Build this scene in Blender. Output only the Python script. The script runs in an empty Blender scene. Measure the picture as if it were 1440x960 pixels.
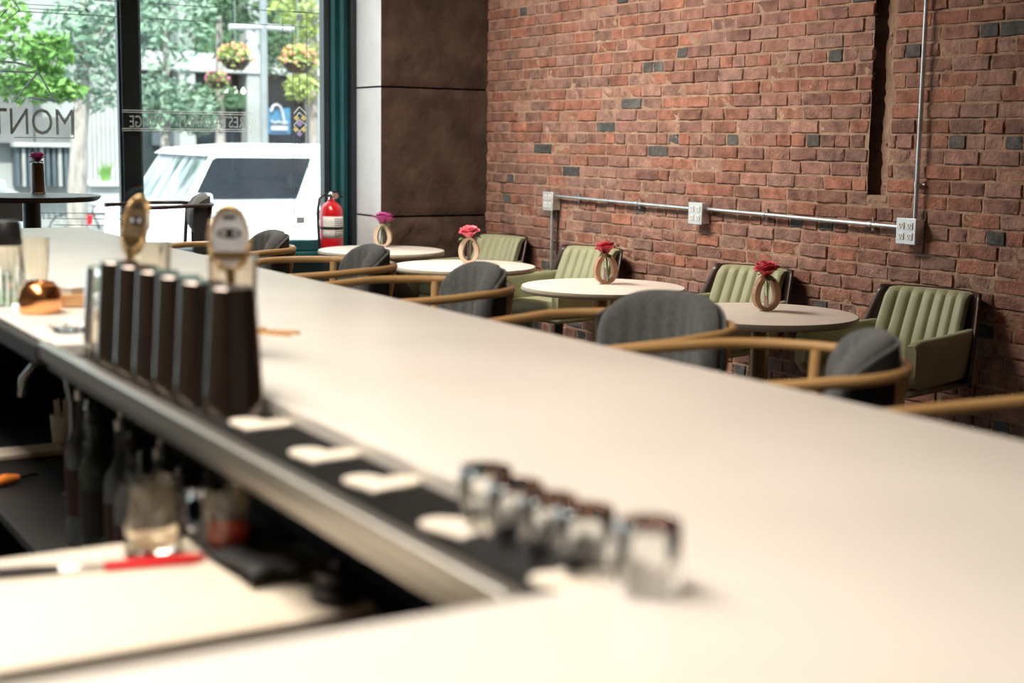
import bpy, math, random
from mathutils import Vector, Matrix
random.seed(7)
SC = bpy.context.scene
COL = SC.collection
PI = math.pi
sin, cos = math.sin, math.cos

# ------------------------------------------------------------------ camera
CAM = Vector((0, 0, 1.45)); FPX = 2025.0
_p, _r, _y = [math.radians(a) for a in (7.946, 0.779, 30.846)]
_f = Vector((sin(_y)*cos(_p), cos(_y)*cos(_p), -sin(_p)))
_rt = Vector((cos(_y), -sin(_y), 0)); _up = _rt.cross(_f)
CX = _rt*cos(_r) + _up*sin(_r); CY = _up*cos(_r) - _rt*sin(_r); CZ = -_f
cam_d = bpy.data.cameras.new('camera'); cam = bpy.data.objects.new('camera', cam_d); COL.objects.link(cam)
cam.matrix_world = Matrix(((CX.x, CY.x, CZ.x, CAM.x), (CX.y, CY.y, CZ.y, CAM.y), (CX.z, CY.z, CZ.z, CAM.z), (0, 0, 0, 1)))
cam_d.sensor_width = 36; cam_d.lens = FPX/1440*36; cam_d.clip_start = .05; cam_d.clip_end = 300
cam_d.dof.use_dof = True; cam_d.dof.focus_distance = 6.4; cam_d.dof.aperture_fstop = 2.5
cam_d.dof.aperture_blades = 9
SC.camera = cam

def ray(x, y):
    return CX*((x-720)/FPX) + CY*(-(y-480)/FPX) + _f
def at_y(x, y, Y):
    d = ray(x, y); return CAM + d*(Y/d.y)
def at_x(x, y, X):
    d = ray(x, y); return CAM + d*(X/d.x)
def at_z(x, y, z):
    d = ray(x, y); return CAM + d*((z-CAM.z)/d.z)

# ------------------------------------------------------------------ materials
def mat(name, col, rough=.5, metal=0., col2=None, scale=8., bump=0., bscale=60., spec=.5, trans=0., ior=1.45, coat=0., stretch=None, emit=None, estr=0., sheen=0., detail=4., lo=.35, hi=.65, sss=0.):
    m = bpy.data.materials.new(name); m.use_nodes = True
    nt = m.node_tree; b = nt.nodes['Principled BSDF']
    b.inputs['Base Color'].default_value = (*col, 1)
    b.inputs['Roughness'].default_value = rough
    b.inputs['Metallic'].default_value = metal
    b.inputs['IOR'].default_value = ior
    b.inputs['Specular IOR Level'].default_value = spec
    b.inputs['Transmission Weight'].default_value = trans
    b.inputs['Coat Weight'].default_value = coat
    b.inputs['Sheen Weight'].default_value = sheen
    if emit:
        b.inputs['Emission Color'].default_value = (*emit, 1); b.inputs['Emission Strength'].default_value = estr
    tc = nt.nodes.new('ShaderNodeTexCoord')
    src = tc.outputs['Object']
    if stretch:
        mp = nt.nodes.new('ShaderNodeMapping'); mp.inputs['Scale'].default_value = stretch
        nt.links.new(src, mp.inputs['Vector']); src = mp.outputs['Vector']
    if col2:
        n = nt.nodes.new('ShaderNodeTexNoise'); n.inputs['Scale'].default_value = scale; n.inputs['Detail'].default_value = detail
        nt.links.new(src, n.inputs['Vector'])
        r = nt.nodes.new('ShaderNodeValToRGB')
        r.color_ramp.elements[0].position = lo; r.color_ramp.elements[1].position = hi
        r.color_ramp.elements[0].color = (*col, 1); r.color_ramp.elements[1].color = (*col2, 1)
        nt.links.new(n.outputs['Fac'], r.inputs['Fac']); nt.links.new(r.outputs['Color'], b.inputs['Base Color'])
    if bump:
        n2 = nt.nodes.new('ShaderNodeTexNoise'); n2.inputs['Scale'].default_value = bscale; n2.inputs['Detail'].default_value = 5
        nt.links.new(src, n2.inputs['Vector'])
        bp = nt.nodes.new('ShaderNodeBump'); bp.inputs['Strength'].default_value = bump; bp.inputs['Distance'].default_value = .01
        nt.links.new(n2.outputs['Fac'], bp.inputs['Height']); nt.links.new(bp.outputs['Normal'], b.inputs['Normal'])
    return m

def pane_mat(name, tint=(.93, .97, .95), glossy=.06):
    m = bpy.data.materials.new(name); m.use_nodes = True
    nt = m.node_tree; nt.nodes.clear()
    o = nt.nodes.new('ShaderNodeOutputMaterial'); t = nt.nodes.new('ShaderNodeBsdfTransparent'); g = nt.nodes.new('ShaderNodeBsdfGlossy')
    mx = nt.nodes.new('ShaderNodeMixShader'); t.inputs['Color'].default_value = (*tint, 1)
    g.inputs['Roughness'].default_value = .02; mx.inputs['Fac'].default_value = glossy
    nt.links.new(t.outputs[0], mx.inputs[1]); nt.links.new(g.outputs[0], mx.inputs[2]); nt.links.new(mx.outputs[0], o.inputs['Surface'])
    return m

def brick_mat():
    m = mat('brick', (.3, .13, .09), rough=.85, bump=.9, bscale=55., spec=.2)
    nt = m.node_tree; b = nt.nodes['Principled BSDF']
    a = nt.nodes.new('ShaderNodeAttribute'); a.attribute_name = 'tint'
    tc = nt.nodes.new('ShaderNodeTexCoord')
    n = nt.nodes.new('ShaderNodeTexNoise'); n.inputs['Scale'].default_value = 14; n.inputs['Detail'].default_value = 6
    nt.links.new(tc.outputs['Object'], n.inputs['Vector'])
    r = nt.nodes.new('ShaderNodeValToRGB'); r.color_ramp.elements[0].position = .3; r.color_ramp.elements[1].position = .72
    r.color_ramp.elements[0].color = (.55, .55, .55, 1); r.color_ramp.elements[1].color = (1.25, 1.2, 1.15, 1)
    nt.links.new(n.outputs['Fac'], r.inputs['Fac'])
    mx = nt.nodes.new('ShaderNodeMix'); mx.data_type = 'RGBA'; mx.blend_type = 'MULTIPLY'; mx.inputs[0].default_value = 1
    nt.links.new(a.outputs['Color'], mx.inputs[6]); nt.links.new(r.outputs['Color'], mx.inputs[7])
    # mortar smeared over the faces
    n3 = nt.nodes.new('ShaderNodeTexNoise'); n3.inputs['Scale'].default_value = 5; n3.inputs['Detail'].default_value = 7; n3.inputs['Roughness'].default_value = .75
    nt.links.new(tc.outputs['Object'], n3.inputs['Vector'])
    r3 = nt.nodes.new('ShaderNodeValToRGB'); r3.color_ramp.elements[0].position = .52; r3.color_ramp.elements[1].position = .72
    r3.color_ramp.elements[0].color = (0, 0, 0, 1); r3.color_ramp.elements[1].color = (.55, .55, .55, 1)
    nt.links.new(n3.outputs['Fac'], r3.inputs['Fac'])
    mx2 = nt.nodes.new('ShaderNodeMix'); mx2.data_type = 'RGBA'
    nt.links.new(r3.outputs['Color'], mx2.inputs[0]); nt.links.new(mx.outputs[2], mx2.inputs[6]); mx2.inputs[7].default_value = (.27, .175, .125, 1)
    nt.links.new(mx2.outputs[2], b.inputs['Base Color'])
    return m

M = {}
M['brick'] = brick_mat()
M['mortar'] = mat('mortar', (.30, .19, .135), .95, col2=(.45, .31, .225), scale=9, bump=1., bscale=45, spec=.1)
M['chase_shade'] = mat('shaded_mortar', (.035, .019, .013), .95, col2=(.075, .042, .03), scale=12, bump=.8, bscale=40, spec=.1)  # dark mortar colour carries the shade inside the wall chase
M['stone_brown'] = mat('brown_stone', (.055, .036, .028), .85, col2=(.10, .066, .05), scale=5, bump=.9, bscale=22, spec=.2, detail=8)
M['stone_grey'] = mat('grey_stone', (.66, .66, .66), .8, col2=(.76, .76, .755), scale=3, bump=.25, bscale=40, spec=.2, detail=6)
M['plaster'] = mat('plaster', (.42, .36, .3), .8, col2=(.46, .4, .33), scale=2, bump=.1)
M['ceiling'] = mat('ceiling_paint', (.5, .44, .37), .85, col2=(.54, .47, .4), scale=2)
M['floor'] = mat('floor_wood', (.08, .055, .04), .45, col2=(.13, .085, .055), scale=6, stretch=(1, .12, 1))
M['green_paint'] = mat('green_paint', (.010, .085, .095), .28, col2=(.016, .11, .12), scale=3, coat=.3)
M['dark_paint'] = mat('dark_paint', (.012, .018, .022), .35, col2=(.02, .028, .034), scale=4)
M['pane'] = pane_mat('window_glass')
M['lead'] = mat('lead_came', (.08, .09, .09), .5, .4, col2=(.13, .14, .14), scale=20)
M['etch'] = mat('etched_glass', (.34, .42, .42), .6, col2=(.42, .5, .5), scale=30)
M['etch_light'] = mat('etched_outline', (.75, .82, .82), .6, col2=(.85, .9, .9), scale=30)
M['quartz'] = mat('quartz', (.78, .735, .66), .3, col2=(.84, .795, .72), scale=3, spec=.5, detail=6, bump=.02, bscale=20)
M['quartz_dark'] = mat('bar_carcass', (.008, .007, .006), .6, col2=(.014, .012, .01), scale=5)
M['board'] = mat('pale_board', (.78, .68, .54), .4, col2=(.84, .75, .6), scale=4, stretch=(.3, 3, 1))
M['steel'] = mat('brushed_steel', (.46, .45, .41), .4, 1., col2=(.54, .53, .48), scale=30, stretch=(1, .05, 1))
M['tin'] = mat('shaker_tin', (.24, .205, .185), .15, 1., col2=(.31, .27, .245), scale=6, stretch=(1, 1, .1))
M['chrome'] = mat('chrome', (.8, .8, .8), .1, 1., col2=(.86, .86, .86), scale=10)
M['aged_brass'] = mat('aged_brass', (.16, .115, .06), .45, .7, col2=(.24, .18, .10), scale=25)
M['satin'] = mat('satin_steel', (.78, .8, .82), .38, .55, col2=(.84, .86, .88), scale=20)
M['galv'] = mat('galvanized', (.62, .64, .65), .35, .85, col2=(.74, .76, .77), scale=25)
M['plate'] = mat('outlet_plate', (.66, .68, .69), .4, .6, col2=(.74, .76, .76), scale=25)
M['rubber'] = mat('black_rubber', (.010, .010, .010), .55, col2=(.018, .017, .016), scale=40, bump=.3, bscale=300)
M['black'] = mat('black_plastic', (.012, .011, .011), .4, col2=(.02, .019, .018), scale=10)
M['coaster'] = mat('cream_card', (.78, .70, .56), .8, col2=(.84, .77, .64), scale=20)
M['glass'] = mat('clear_glass', (.97, .98, .97), .015, trans=1., col2=(.98, .99, .985), scale=5)
M['glass_warm'] = mat('aged_glass', (.93, .88, .78), .03, trans=1., col2=(.95, .9, .82), scale=5)
M['amber'] = mat('amber_glass', (.12, .06, .028), .06, trans=.85, col2=(.17, .085, .04), scale=9)
M['bottle_dark'] = mat('dark_bottle', (.05, .08, .05), .08, trans=.6, col2=(.07, .1, .06), scale=5)
M['bottle_clear'] = mat('clear_bottle', (.72, .8, .8), .05, trans=.9, col2=(.78, .85, .84), scale=5)
M['red_liquid'] = mat('red_drink', (.5, .05, .03), .1, trans=.4, col2=(.6, .09, .04), scale=12)
M['wood'] = mat('oak_wood', (.50, .27, .10), .38, col2=(.62, .36, .15), scale=9, stretch=(.6, 6, 6), coat=.2)
M['hoop_wood'] = mat('bent_ash', (.74, .43, .16), .34, col2=(.80, .50, .21), scale=9, stretch=(.6, 6, 6), coat=.25)
M['vase_wood'] = mat('vase_wood', (.33, .17, .09), .45, col2=(.43, .24, .13), scale=10, stretch=(1, 1, 6))
M['vase_wood_pale'] = mat('vase_wood_pale', (.55, .42, .3), .5, col2=(.62, .48, .35), scale=10, stretch=(1, 1, 6))
M['walnut'] = mat('walnut', (.022, .009, .006), .4, col2=(.04, .017, .01), scale=8, stretch=(3, 3, .5), coat=.15)
M['grey_fabric'] = mat('grey_fabric', (.125, .135, .132), .95, col2=(.185, .196, .192), scale=120, bump=.5, bscale=400, sheen=.3)
M['shell_cloth'] = mat('charcoal_cloth', (.018, .02, .02), .9, col2=(.03, .032, .031), scale=120, bump=.3, bscale=400)
M['green_leather'] = mat('green_leather', (.31, .325, .195), .5, col2=(.36, .375, .235), scale=6, bump=.12, bscale=180)
M['table_top'] = mat('table_stone', (.86, .81, .72), .3, col2=(.91, .86, .78), scale=5, detail=7)
M['table_edge'] = mat('table_edge', (.36, .32, .24), .45, col2=(.42, .37, .28), scale=12)
M['bronze'] = mat('bronze', (.33, .22, .13), .3, .9, col2=(.4, .28, .17), scale=15, stretch=(1, 1, .05))
M['copper'] = mat('copper', (.85, .36, .14), .18, 1., col2=(.95, .45, .2), scale=12)
M['brass'] = mat('brass', (.75, .50, .2), .25, 1., col2=(.82, .58, .28), scale=12)
M['cork'] = mat('coil_wire', (.55, .38, .18), .35, .8, col2=(.62, .45, .22), scale=30)
M['red_paint'] = mat('red_enamel', (.55, .008, .014), .25, col2=(.62, .014, .02), scale=6, coat=.5)
M['red_plastic'] = mat('red_plastic', (.70, .006, .012), .45, col2=(.78, .012, .018), scale=9)
M['label_white'] = mat('label_paper', (.72, .72, .7), .5, col2=(.78, .78, .76), scale=12)
M['orange'] = mat('orange_peel', (.85, .22, .03), .5, col2=(.9, .3, .05), scale=20)
M['stem'] = mat('stem_green', (.05, .13, .03), .5, col2=(.08, .18, .05), scale=20)
M['cream'] = mat('cream_card_box', (.72, .70, .58), .6, col2=(.78, .76, .64), scale=10)
M['blue_cushion'] = mat('blue_cushion', (.20, .30, .36), .7, col2=(.25, .36, .42), scale=40)
for nm, c, c2 in (('rose_purple', (.42, .03, .20), (.62, .10, .36)), ('rose_pink', (.62, .03, .09), (.80, .20, .24)),
                  ('rose_red', (.48, .012, .03), (.65, .04, .07)), ('rose_coral', (.58, .02, .05), (.75, .09, .13)),
                  ('rose_plum', (.30, .01, .12), (.42, .04, .2))):
    M[nm] = mat(nm, c, .55, col2=c2, scale=45, sheen=.2)
# outdoors
M['asphalt'] = mat('asphalt', (.17, .175, .18), .9, col2=(.23, .235, .24), scale=3)
M['paving'] = mat('paving', (.60, .60, .58), .9, col2=(.68, .68, .66), scale=2)
M['car_white'] = mat('car_white', (.80, .82, .84), .25, col2=(.84, .86, .88), scale=2, coat=.6)
M['car_glass'] = mat('car_glass', (.012, .016, .022), .08, col2=(.02, .026, .034), scale=2, spec=.12)
M['windscreen'] = mat('windscreen_glass', (.05, .07, .08), .08, col2=(.34, .38, .4), scale=2.2, spec=.3, stretch=(1, 4, 1))
M['tyre'] = mat('tyre', (.02, .02, .02), .8, col2=(.03, .03, .03), scale=20)
M['white_paint'] = mat('white_paint', (.34, .345, .35), .6, col2=(.40, .405, .41), scale=3)
M['facade_white'] = mat('pale_facade', (.24, .25, .245), .8, col2=(.31, .32, .315), scale=1.2)
M['facade_dark'] = mat('dark_shopfront', (.014, .022, .023), .4, col2=(.03, .042, .042), scale=1.2)
M['facade_blue'] = mat('blue_slats', (.05, .07, .085), .7, col2=(.085, .105, .12), scale=1.5)
M['facade_grey'] = mat('grey_roofing', (.10, .10, .10), .8, col2=(.14, .14, .14), scale=1.5)
M['pole_grey'] = mat('pole_grey', (.20, .22, .23), .5, .3, col2=(.26, .28, .29), scale=3)
M['bark'] = mat('pale_bark', (.20, .175, .16), .9, col2=(.34, .31, .285), scale=9, bump=.6, bscale=30, stretch=(1, 1, .4))
M['leaf_bright'] = mat('leaf_bright', (.075, .19, .035), .6, col2=(.20, .37, .09), scale=1.6)
M['leaf_pale'] = mat('leaf_pale', (.10, .19, .12), .6, col2=(.27, .37, .28), scale=1.2)
M['leaf_deep'] = mat('leaf_deep', (.02, .06, .028), .6, col2=(.065, .13, .06), scale=1.2)
M['leaf_lime'] = mat('leaf_lime', (.22, .30, .06), .6, col2=(.38, .42, .16), scale=3)
M['petal_orange'] = mat('petal_orange', (.55, .16, .07), .6, col2=(.6, .32, .2), scale=9)
M['petal_pink'] = mat('petal_pink', (.42, .05, .15), .6, col2=(.5, .18, .28), scale=9)
M['sign_blue'] = mat('sign_blue', (.03, .12, .22), .4, col2=(.05, .16, .28), scale=3)
M['bulb'] = mat('bulb', (.9, .88, .8), .5, emit=(1, .93, .8), estr=4., col2=(.95, .92, .85))
M['violet_glass'] = mat('violet_glass', (.45, .36, .75), .4, col2=(.5, .42, .8), scale=20)
M['yellow_glass'] = mat('yellow_glass', (.72, .66, .22), .4, col2=(.78, .72, .3), scale=20)
M['fire_black'] = mat('hose_rubber', (.008, .012, .015), .4, col2=(.014, .02, .024), scale=20)

# ------------------------------------------------------------------ mesh builder
class MB:
    def __init__(s): s.v = []; s.f = []; s.mi = []
    def add(s, vs, fs, mi=0, xf=None):
        o = len(s.v)
        s.v += [tuple(xf @ Vector(p)) if xf is not None else tuple(p) for p in vs]
        s.f += [tuple(i+o for i in f) for f in fs]; s.mi += [mi]*len(fs)
        return s
    def box(s, x0, x1, y0, y1, z0, z1, mi=0, xf=None):
        if x0 > x1: x0, x1 = x1, x0
        if y0 > y1: y0, y1 = y1, y0
        if z0 > z1: z0, z1 = z1, z0
        vs = [(x0, y0, z0), (x1, y0, z0), (x1, y1, z0), (x0, y1, z0), (x0, y0, z1), (x1, y0, z1), (x1, y1, z1), (x0, y1, z1)]
        fs = [(3, 2, 1, 0), (4, 5, 6, 7), (0, 1, 5, 4), (1, 2, 6, 5), (2, 3, 7, 6), (3, 0, 4, 7)]
        return s.add(vs, fs, mi, xf)
    def prism(s, poly, a, b, axis='z', mi=0, xf=None):
        n = len(poly)
        def P(p, t): return {'z': (p[0], p[1], t), 'y': (p[0], t, p[1]), 'x': (t, p[0], p[1])}[axis]
        vs = [P(p, a) for p in poly] + [P(p, b) for p in poly]
        fs = [tuple(range(n-1, -1, -1)), tuple(range(n, 2*n))] + [(i, (i+1) % n, n+(i+1) % n, n+i) for i in range(n)]
        return s.add(vs, fs, mi, xf)
    def lathe(s, prof, n=32, mi=0, xf=None, rib=0, ribs=0, zr=(-9, 9), sx=1., sy=1., outer=99):
        vs = []; fs = []; rows = []
        for ip, (r, z) in enumerate(prof):
            if r < 1e-6: rows.append([len(vs)]); vs.append((0, 0, z))
            else:
                row = []
                for k in range(n):
                    a = 2*PI*k/n; rr = r
                    if rib and zr[0] <= z <= zr[1] and ip < outer: rr = r*(1+rib*cos(ribs*a))
                    row.append(len(vs)); vs.append((rr*cos(a)*sx, rr*sin(a)*sy, z))
                rows.append(row)
        for a, b in zip(rows, rows[1:]):
            if len(a) == 1 and len(b) == 1: continue
            for k in range(n):
                k2 = (k+1) % n
                if len(a) == 1: fs.append((a[0], b[k2], b[k]))
                elif len(b) == 1: fs.append((a[k], a[k2], b[0]))
                else: fs.append((a[k], a[k2], b[k2], b[k]))
        return s.add(vs, fs, mi, xf)
    def tube(s, pts, r, n=10, closed=False, mi=0, xf=None, flat=1.):
        pts = [Vector(p) for p in pts]; m = len(pts); vs = []; fs = []
        T = []
        for i in range(m):
            a = pts[(i-1) % m] if (closed or i > 0) else pts[i]; b = pts[(i+1) % m] if (closed or i < m-1) else pts[i]
            T.append((b-a).normalized())
        ref = Vector((0, 0, 1)) if abs(T[0].z) < .9 else Vector((1, 0, 0))
        N = (ref - T[0]*ref.dot(T[0])).normalized()
        for i in range(m):
            N = (N - T[i]*N.dot(T[i])).normalized(); B = T[i].cross(N)
            rr = r[i] if isinstance(r, (list, tuple)) else r
            for k in range(n):
                a = 2*PI*k/n; vs.append(pts[i] + N*(cos(a)*rr*flat) + B*(sin(a)*rr))
        for i in range(m if closed else m-1):
            j = (i+1) % m
            for k in range(n):
                k2 = (k+1) % n; fs.append((i*n+k, i*n+k2, j*n+k2, j*n+k))
        if not closed:
            fs.append(tuple(range(n-1, -1, -1))); fs.append(tuple(range((m-1)*n, m*n)))
        return s.add(vs, fs, mi, xf)
    def grid(s, fn, nu, nv, mi=0, xf=None, wrap=False):
        vs = [fn(i/nu, j/nv) for j in range(nv+1) for i in range(nu+1)]
        w = nu+1
        fs = [(j*w+i, j*w+i+1, (j+1)*w+i+1, (j+1)*w+i) for j in range(nv) for i in range(nu)]
        return s.add(vs, fs, mi, xf)
    def ball(s, c, r, n=12, mi=0, sc=(1, 1, 1)):
        xf = Matrix.Translation(c) @ Matrix.Diagonal((sc[0], sc[1], sc[2], 1))
        return s.lathe([(r*sin(PI*k/(n//2+2)), -r*cos(PI*k/(n//2+2))) for k in range(n//2+3)], n, mi, xf)
    def build(s, name, m, parent=None, bevel=0., seg=2, angle=35, smooth=True, solid=0., sub=0, loc=None):
        me = bpy.data.meshes.new(name); me.from_pydata(s.v, [], s.f); me.update()
        for q in (m if isinstance(m, (list, tuple)) else [m]): me.materials.append(M[q])
        if any(s.mi): me.polygons.foreach_set('material_index', s.mi)
        if smooth:
            me.polygons.foreach_set('use_smooth', [True]*len(me.polygons)); me.set_sharp_from_angle(angle=math.radians(angle))
        o = bpy.data.objects.new(name, me); COL.objects.link(o)
        if parent is not None: o.parent = parent
        if loc is not None: o.location = loc
        if solid: q = o.modifiers.new('solidify', 'SOLIDIFY'); q.thickness = solid; q.offset = 0
        if bevel: q = o.modifiers.new('bevel', 'BEVEL'); q.width = bevel; q.segments = seg; q.limit_method = 'ANGLE'; q.angle_limit = math.radians(40)
        if sub: q = o.modifiers.new('subsurf', 'SUBSURF'); q.levels = sub; q.render_levels = sub
        return o

def tag(o, label, cat, group=None, kind=None):
    if label: o['label'] = label
    if cat: o['category'] = cat
    if group: o['group'] = group
    if kind: o['kind'] = kind
    return o
def thing(name, label, cat, loc=(0, 0, 0), rz=0., group=None):
    o = bpy.data.objects.new(name, None); o.empty_display_size = .05; COL.objects.link(o)
    o.location = loc; o.rotation_euler = (0, 0, rz)
    return tag(o, label, cat, group)
def struct(o): o['kind'] = 'structure'; return o
def dup(root, label, loc, rz=None, mats=None):
    def cp(o, par):
        c = o.copy(); COL.objects.link(c)
        if par is not None: c.parent = par
        for ch in [q for q in list(bpy.data.objects) if q.parent == o]: cp(ch, c)
        return c
    r = cp(root, None); r.location = loc
    if rz is not None: r.rotation_euler = (0, 0, rz)
    r['label'] = label
    return r
def kids(o, name): return [c for c in bpy.data.objects if c.parent == o and c.name.split('.')[0] == name]
def text_geo(body, x0, x1, z0, z1, ext=.0015):
    """Outline of lettering as vertices / faces fitted to a box; read from the +Y side (the street)."""
    cu = bpy.data.curves.new('lettering_curve', 'FONT'); cu.body = body; cu.extrude = .01; cu.resolution_u = 3
    o = bpy.data.objects.new('lettering_curve', cu); COL.objects.link(o)
    bpy.context.view_layer.update()
    me = o.evaluated_get(bpy.context.evaluated_depsgraph_get()).to_mesh()
    vs = [tuple(v.co) for v in me.vertices]; fs = [tuple(p.vertices) for p in me.polygons]
    o.evaluated_get(bpy.context.evaluated_depsgraph_get()).to_mesh_clear()
    bpy.data.objects.remove(o); bpy.data.curves.remove(cu)
    ax = min(v[0] for v in vs); bx = max(v[0] for v in vs); ay = min(v[1] for v in vs); by = max(v[1] for v in vs)
    return [(x0+(v[0]-ax)/(bx-ax)*(x1-x0), v[2]/.01*ext, z0+(v[1]-ay)/(by-ay)*(z1-z0)) for v in vs], fs

# ================================================================== ROOM SHELL
WX = 5.0           # brick wall
WY = 9.25          # window wall
CEIL = 3.5
LX, BY = -3.2, -2.6
struct(MB().box(LX-.1, WX+.3, BY-.1, WY+.1, -.12, 0).build('floor', 'floor', smooth=False))
struct(MB().box(LX-.1, WX+.3, BY-.1, WY+.1, CEIL, CEIL+.15).build('ceiling', 'ceiling', smooth=False))
struct(MB().box(LX-.12, LX, BY, WY, 0, CEIL).build('wall_left', 'plaster', smooth=False))
struct(MB().box(LX-.12, WX+.3, BY-.12, BY, 0, CEIL).build('wall_back', 'plaster', smooth=False))

def brick_wall():
    b = MB(); tints = []
    rnd = random.Random(3)
    y0, y1, pitch, mo = .6, 9.0, .0685, .0085
    g0, g1, gz = 4.965, 5.085, 1.215
    def tint(hdr):
        t = rnd.random()
        if hdr and t < .13 or t < .018:
            k = rnd.uniform(.75, 1.15); return (.125*k, .13*k, .13*k)
        base = rnd.choice([(.34, .182, .142), (.32, .178, .145), (.37, .17, .122), (.32, .195, .163), (.37, .215, .175), (.28, .152, .125), (.34, .165, .12)])
        k = rnd.uniform(.8, 1.18)
        return tuple(min(1, c*k) for c in base)
    def one(a, c, z0, z1, hdr):
        L = c-a
        if L < .02: return
        nu, nv = max(2, int(L/.03)), 3
        tc = tint(hdr); dp = rnd.uniform(-.004, .005); tl = rnd.uniform(-.02, .02)
        rough = rnd.uniform(.001, .0032)
        H = z1-z0; us = [0, .005/L]+[i/nu for i in range(1, nu)]+[1-.005/L, 1]; vs_ = [0, .004/H, .35, .65, 1-.004/H, 1]
        nu, nv = len(us)-1, len(vs_)-1
        def fn(u, v):
            e = min(u*L, (1-u)*L, v*H, (1-v)*H)
            rec = .0085 if e < .001 else 0
            x = WX + dp + tl*(u-.5)*L + rec + rnd.uniform(-rough, rough)
            jy = rnd.uniform(-.0025, .0025) if e < .007 else 0
            return (x, a+u*L + jy, z0+v*(z1-z0)+(rnd.uniform(-.0018, .0018)))
        n0 = len(b.f)
        vs = [fn(us[i], vs_[j]) for j in range(nv+1) for i in range(nu+1)]
        w = nu+1
        fs = [(j*w+i, (j+1)*w+i, (j+1)*w+i+1, j*w+i+1) for j in range(nv) for i in range(nu)]
        ring = [i for i in range(nu+1)] + [j*w+nu for j in range(1, nv+1)] + [nv*w+i for i in range(nu-1, -1, -1)] + [j*w for j in range(nv-1, 0, -1)]
        k0 = len(vs); vs += [(WX+.07, vs[i][1], vs[i][2]) for i in ring]
        m = len(ring)
        fs += [(ring[i], ring[(i+1) % m], k0+(i+1) % m, k0+i) for i in range(m)]
        b.add(vs, fs, 0)
        tints.extend([tc]*(len(b.f)-n0))
    k = 0; z = .0
    while z < CEIL-.01:
        hdr = k % 6 == 3
        L = .104 if hdr else .208
        yy = y0 - rnd.uniform(0, L)
        zt = min(z+pitch-mo, CEIL)
        while yy < y1:
            short = hdr or rnd.random() < .08
            l = (.104 if short else .208)*rnd.uniform(.94, 1.06)
            a, c = yy, yy+l-mo*rnd.uniform(.5, 1.1)
            yy += l
            if zt > gz and c > g0 and a < g1:
                # chase cut through the brickwork, ragged at both edges
                if a < g0: one(a, g0-rnd.uniform(0, .035), z, zt, short)
                if c > g1: one(g1+rnd.uniform(-.006, .008), c, z, zt, short)
                continue
            one(a, c, z, zt, short)
        z += pitch; k += 1
    # mortar bed between the bricks, stepped back behind the chase
    def bed(ya, yb, za, zb, xx):
        ny = max(1, int((yb-ya)/.035)); nz = max(1, int((zb-za)/.035))
        n0 = len(b.f)
        vs = [(xx+rnd.uniform(-.003, .003), ya+(yb-ya)*i/ny, za+(zb-za)*j/nz) for j in range(nz+1) for i in range(ny+1)]
        w = ny+1
        b.add(vs, [(j*w+i, (j+1)*w+i, (j+1)*w+i+1, j*w+i+1) for j in range(nz) for i in range(ny)], 1)
        tints.extend([(.2, .13, .09)]*(len(b.f)-n0))
    bed(y0, g0, 0, CEIL, WX+.006); bed(g1, y1, 0, CEIL, WX+.006); bed(g0, g1, 0, gz, WX+.006)
    n0 = len(b.f)
    b.box(WX+.075, WX+.085, g0-.05, g1+.05, gz, CEIL, 1)
    b.box(WX+.004, WX+.08, g0-.01, g1, gz-.03, gz, 1)
    b.box(WX+.06, WX+.3, BY, WY+.1, 0, CEIL, 1)
    b.box(WX-.004, WX+.06, BY, y0+.06, 0, CEIL, 1)
    # ragged side of the chase, shade painted in, and the rubble left in it
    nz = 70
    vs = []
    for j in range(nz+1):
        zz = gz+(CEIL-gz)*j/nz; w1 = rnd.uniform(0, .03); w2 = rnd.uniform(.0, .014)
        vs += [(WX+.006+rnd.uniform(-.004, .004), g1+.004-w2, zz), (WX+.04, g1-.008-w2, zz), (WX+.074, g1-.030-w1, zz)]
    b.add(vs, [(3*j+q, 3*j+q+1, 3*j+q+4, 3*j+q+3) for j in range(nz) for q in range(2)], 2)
    for j in range(46):
        zz = gz+rnd.uniform(.0, 2.1); yy = rnd.uniform(g0, g0+.05); r = rnd.uniform(.012, .026)
        b.ball((WX+.062, yy, zz), r, 8, 1, (1.2, 1, rnd.uniform(.6, 1)))
    tints.extend([(.2, .13, .09)]*(len(b.f)-n0))
    o = b.build('wall_right', ['brick', 'mortar', 'chase_shade'], angle=50)
    me = o.data; ca = me.color_attributes.new('tint', 'FLOAT_COLOR', 'CORNER')
    buf = []
    for p, t in zip(me.polygons, tints): buf += [t[0], t[1], t[2], 1.]*p.loop_total
    ca.data.foreach_set('color', buf)
    return struct(o)
brick_wall()

# stone pilaster in the corner: rough brown face to the room, smooth grey return to the window
def pilaster():
    b = MB(); rnd = random.Random(5)
    x0, x1, y0 = 4.19, 5.02, 8.75
    for (za, zb) in ((0, .925), (.937, 1.785), (1.797, 2.75), (2.762, CEIL)):
        nu, nv = 22, max(6, int((zb-za)/.04))
        def fn(u, v):
            e = min(u, v, 1-v)
            ed = .012 if (v in (0., 1.)) else 0
            r = .012 if za < .5 else .005
            return (x0+u*(x1-x0) + (0 if u in (0., 1.) else rnd.uniform(-.004, .004)), y0+ed+(rnd.uniform(-r, r) if u > 0 else 0), za+v*(zb-za))
        b.grid(fn, nu, nv, 0)
        b.add([(x0, y0, za), (x0, WY+.05, za), (x0, WY+.05, zb), (x0, y0, zb)], [(0, 3, 2, 1)], 1)
        b.box(x0+.02, x1, y0+.03, WY+.05, za-.012, zb+.012, 0)
    return struct(b.build('stone_pilaster', ['stone_brown', 'stone_grey'], angle=60))
pilaster()

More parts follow.
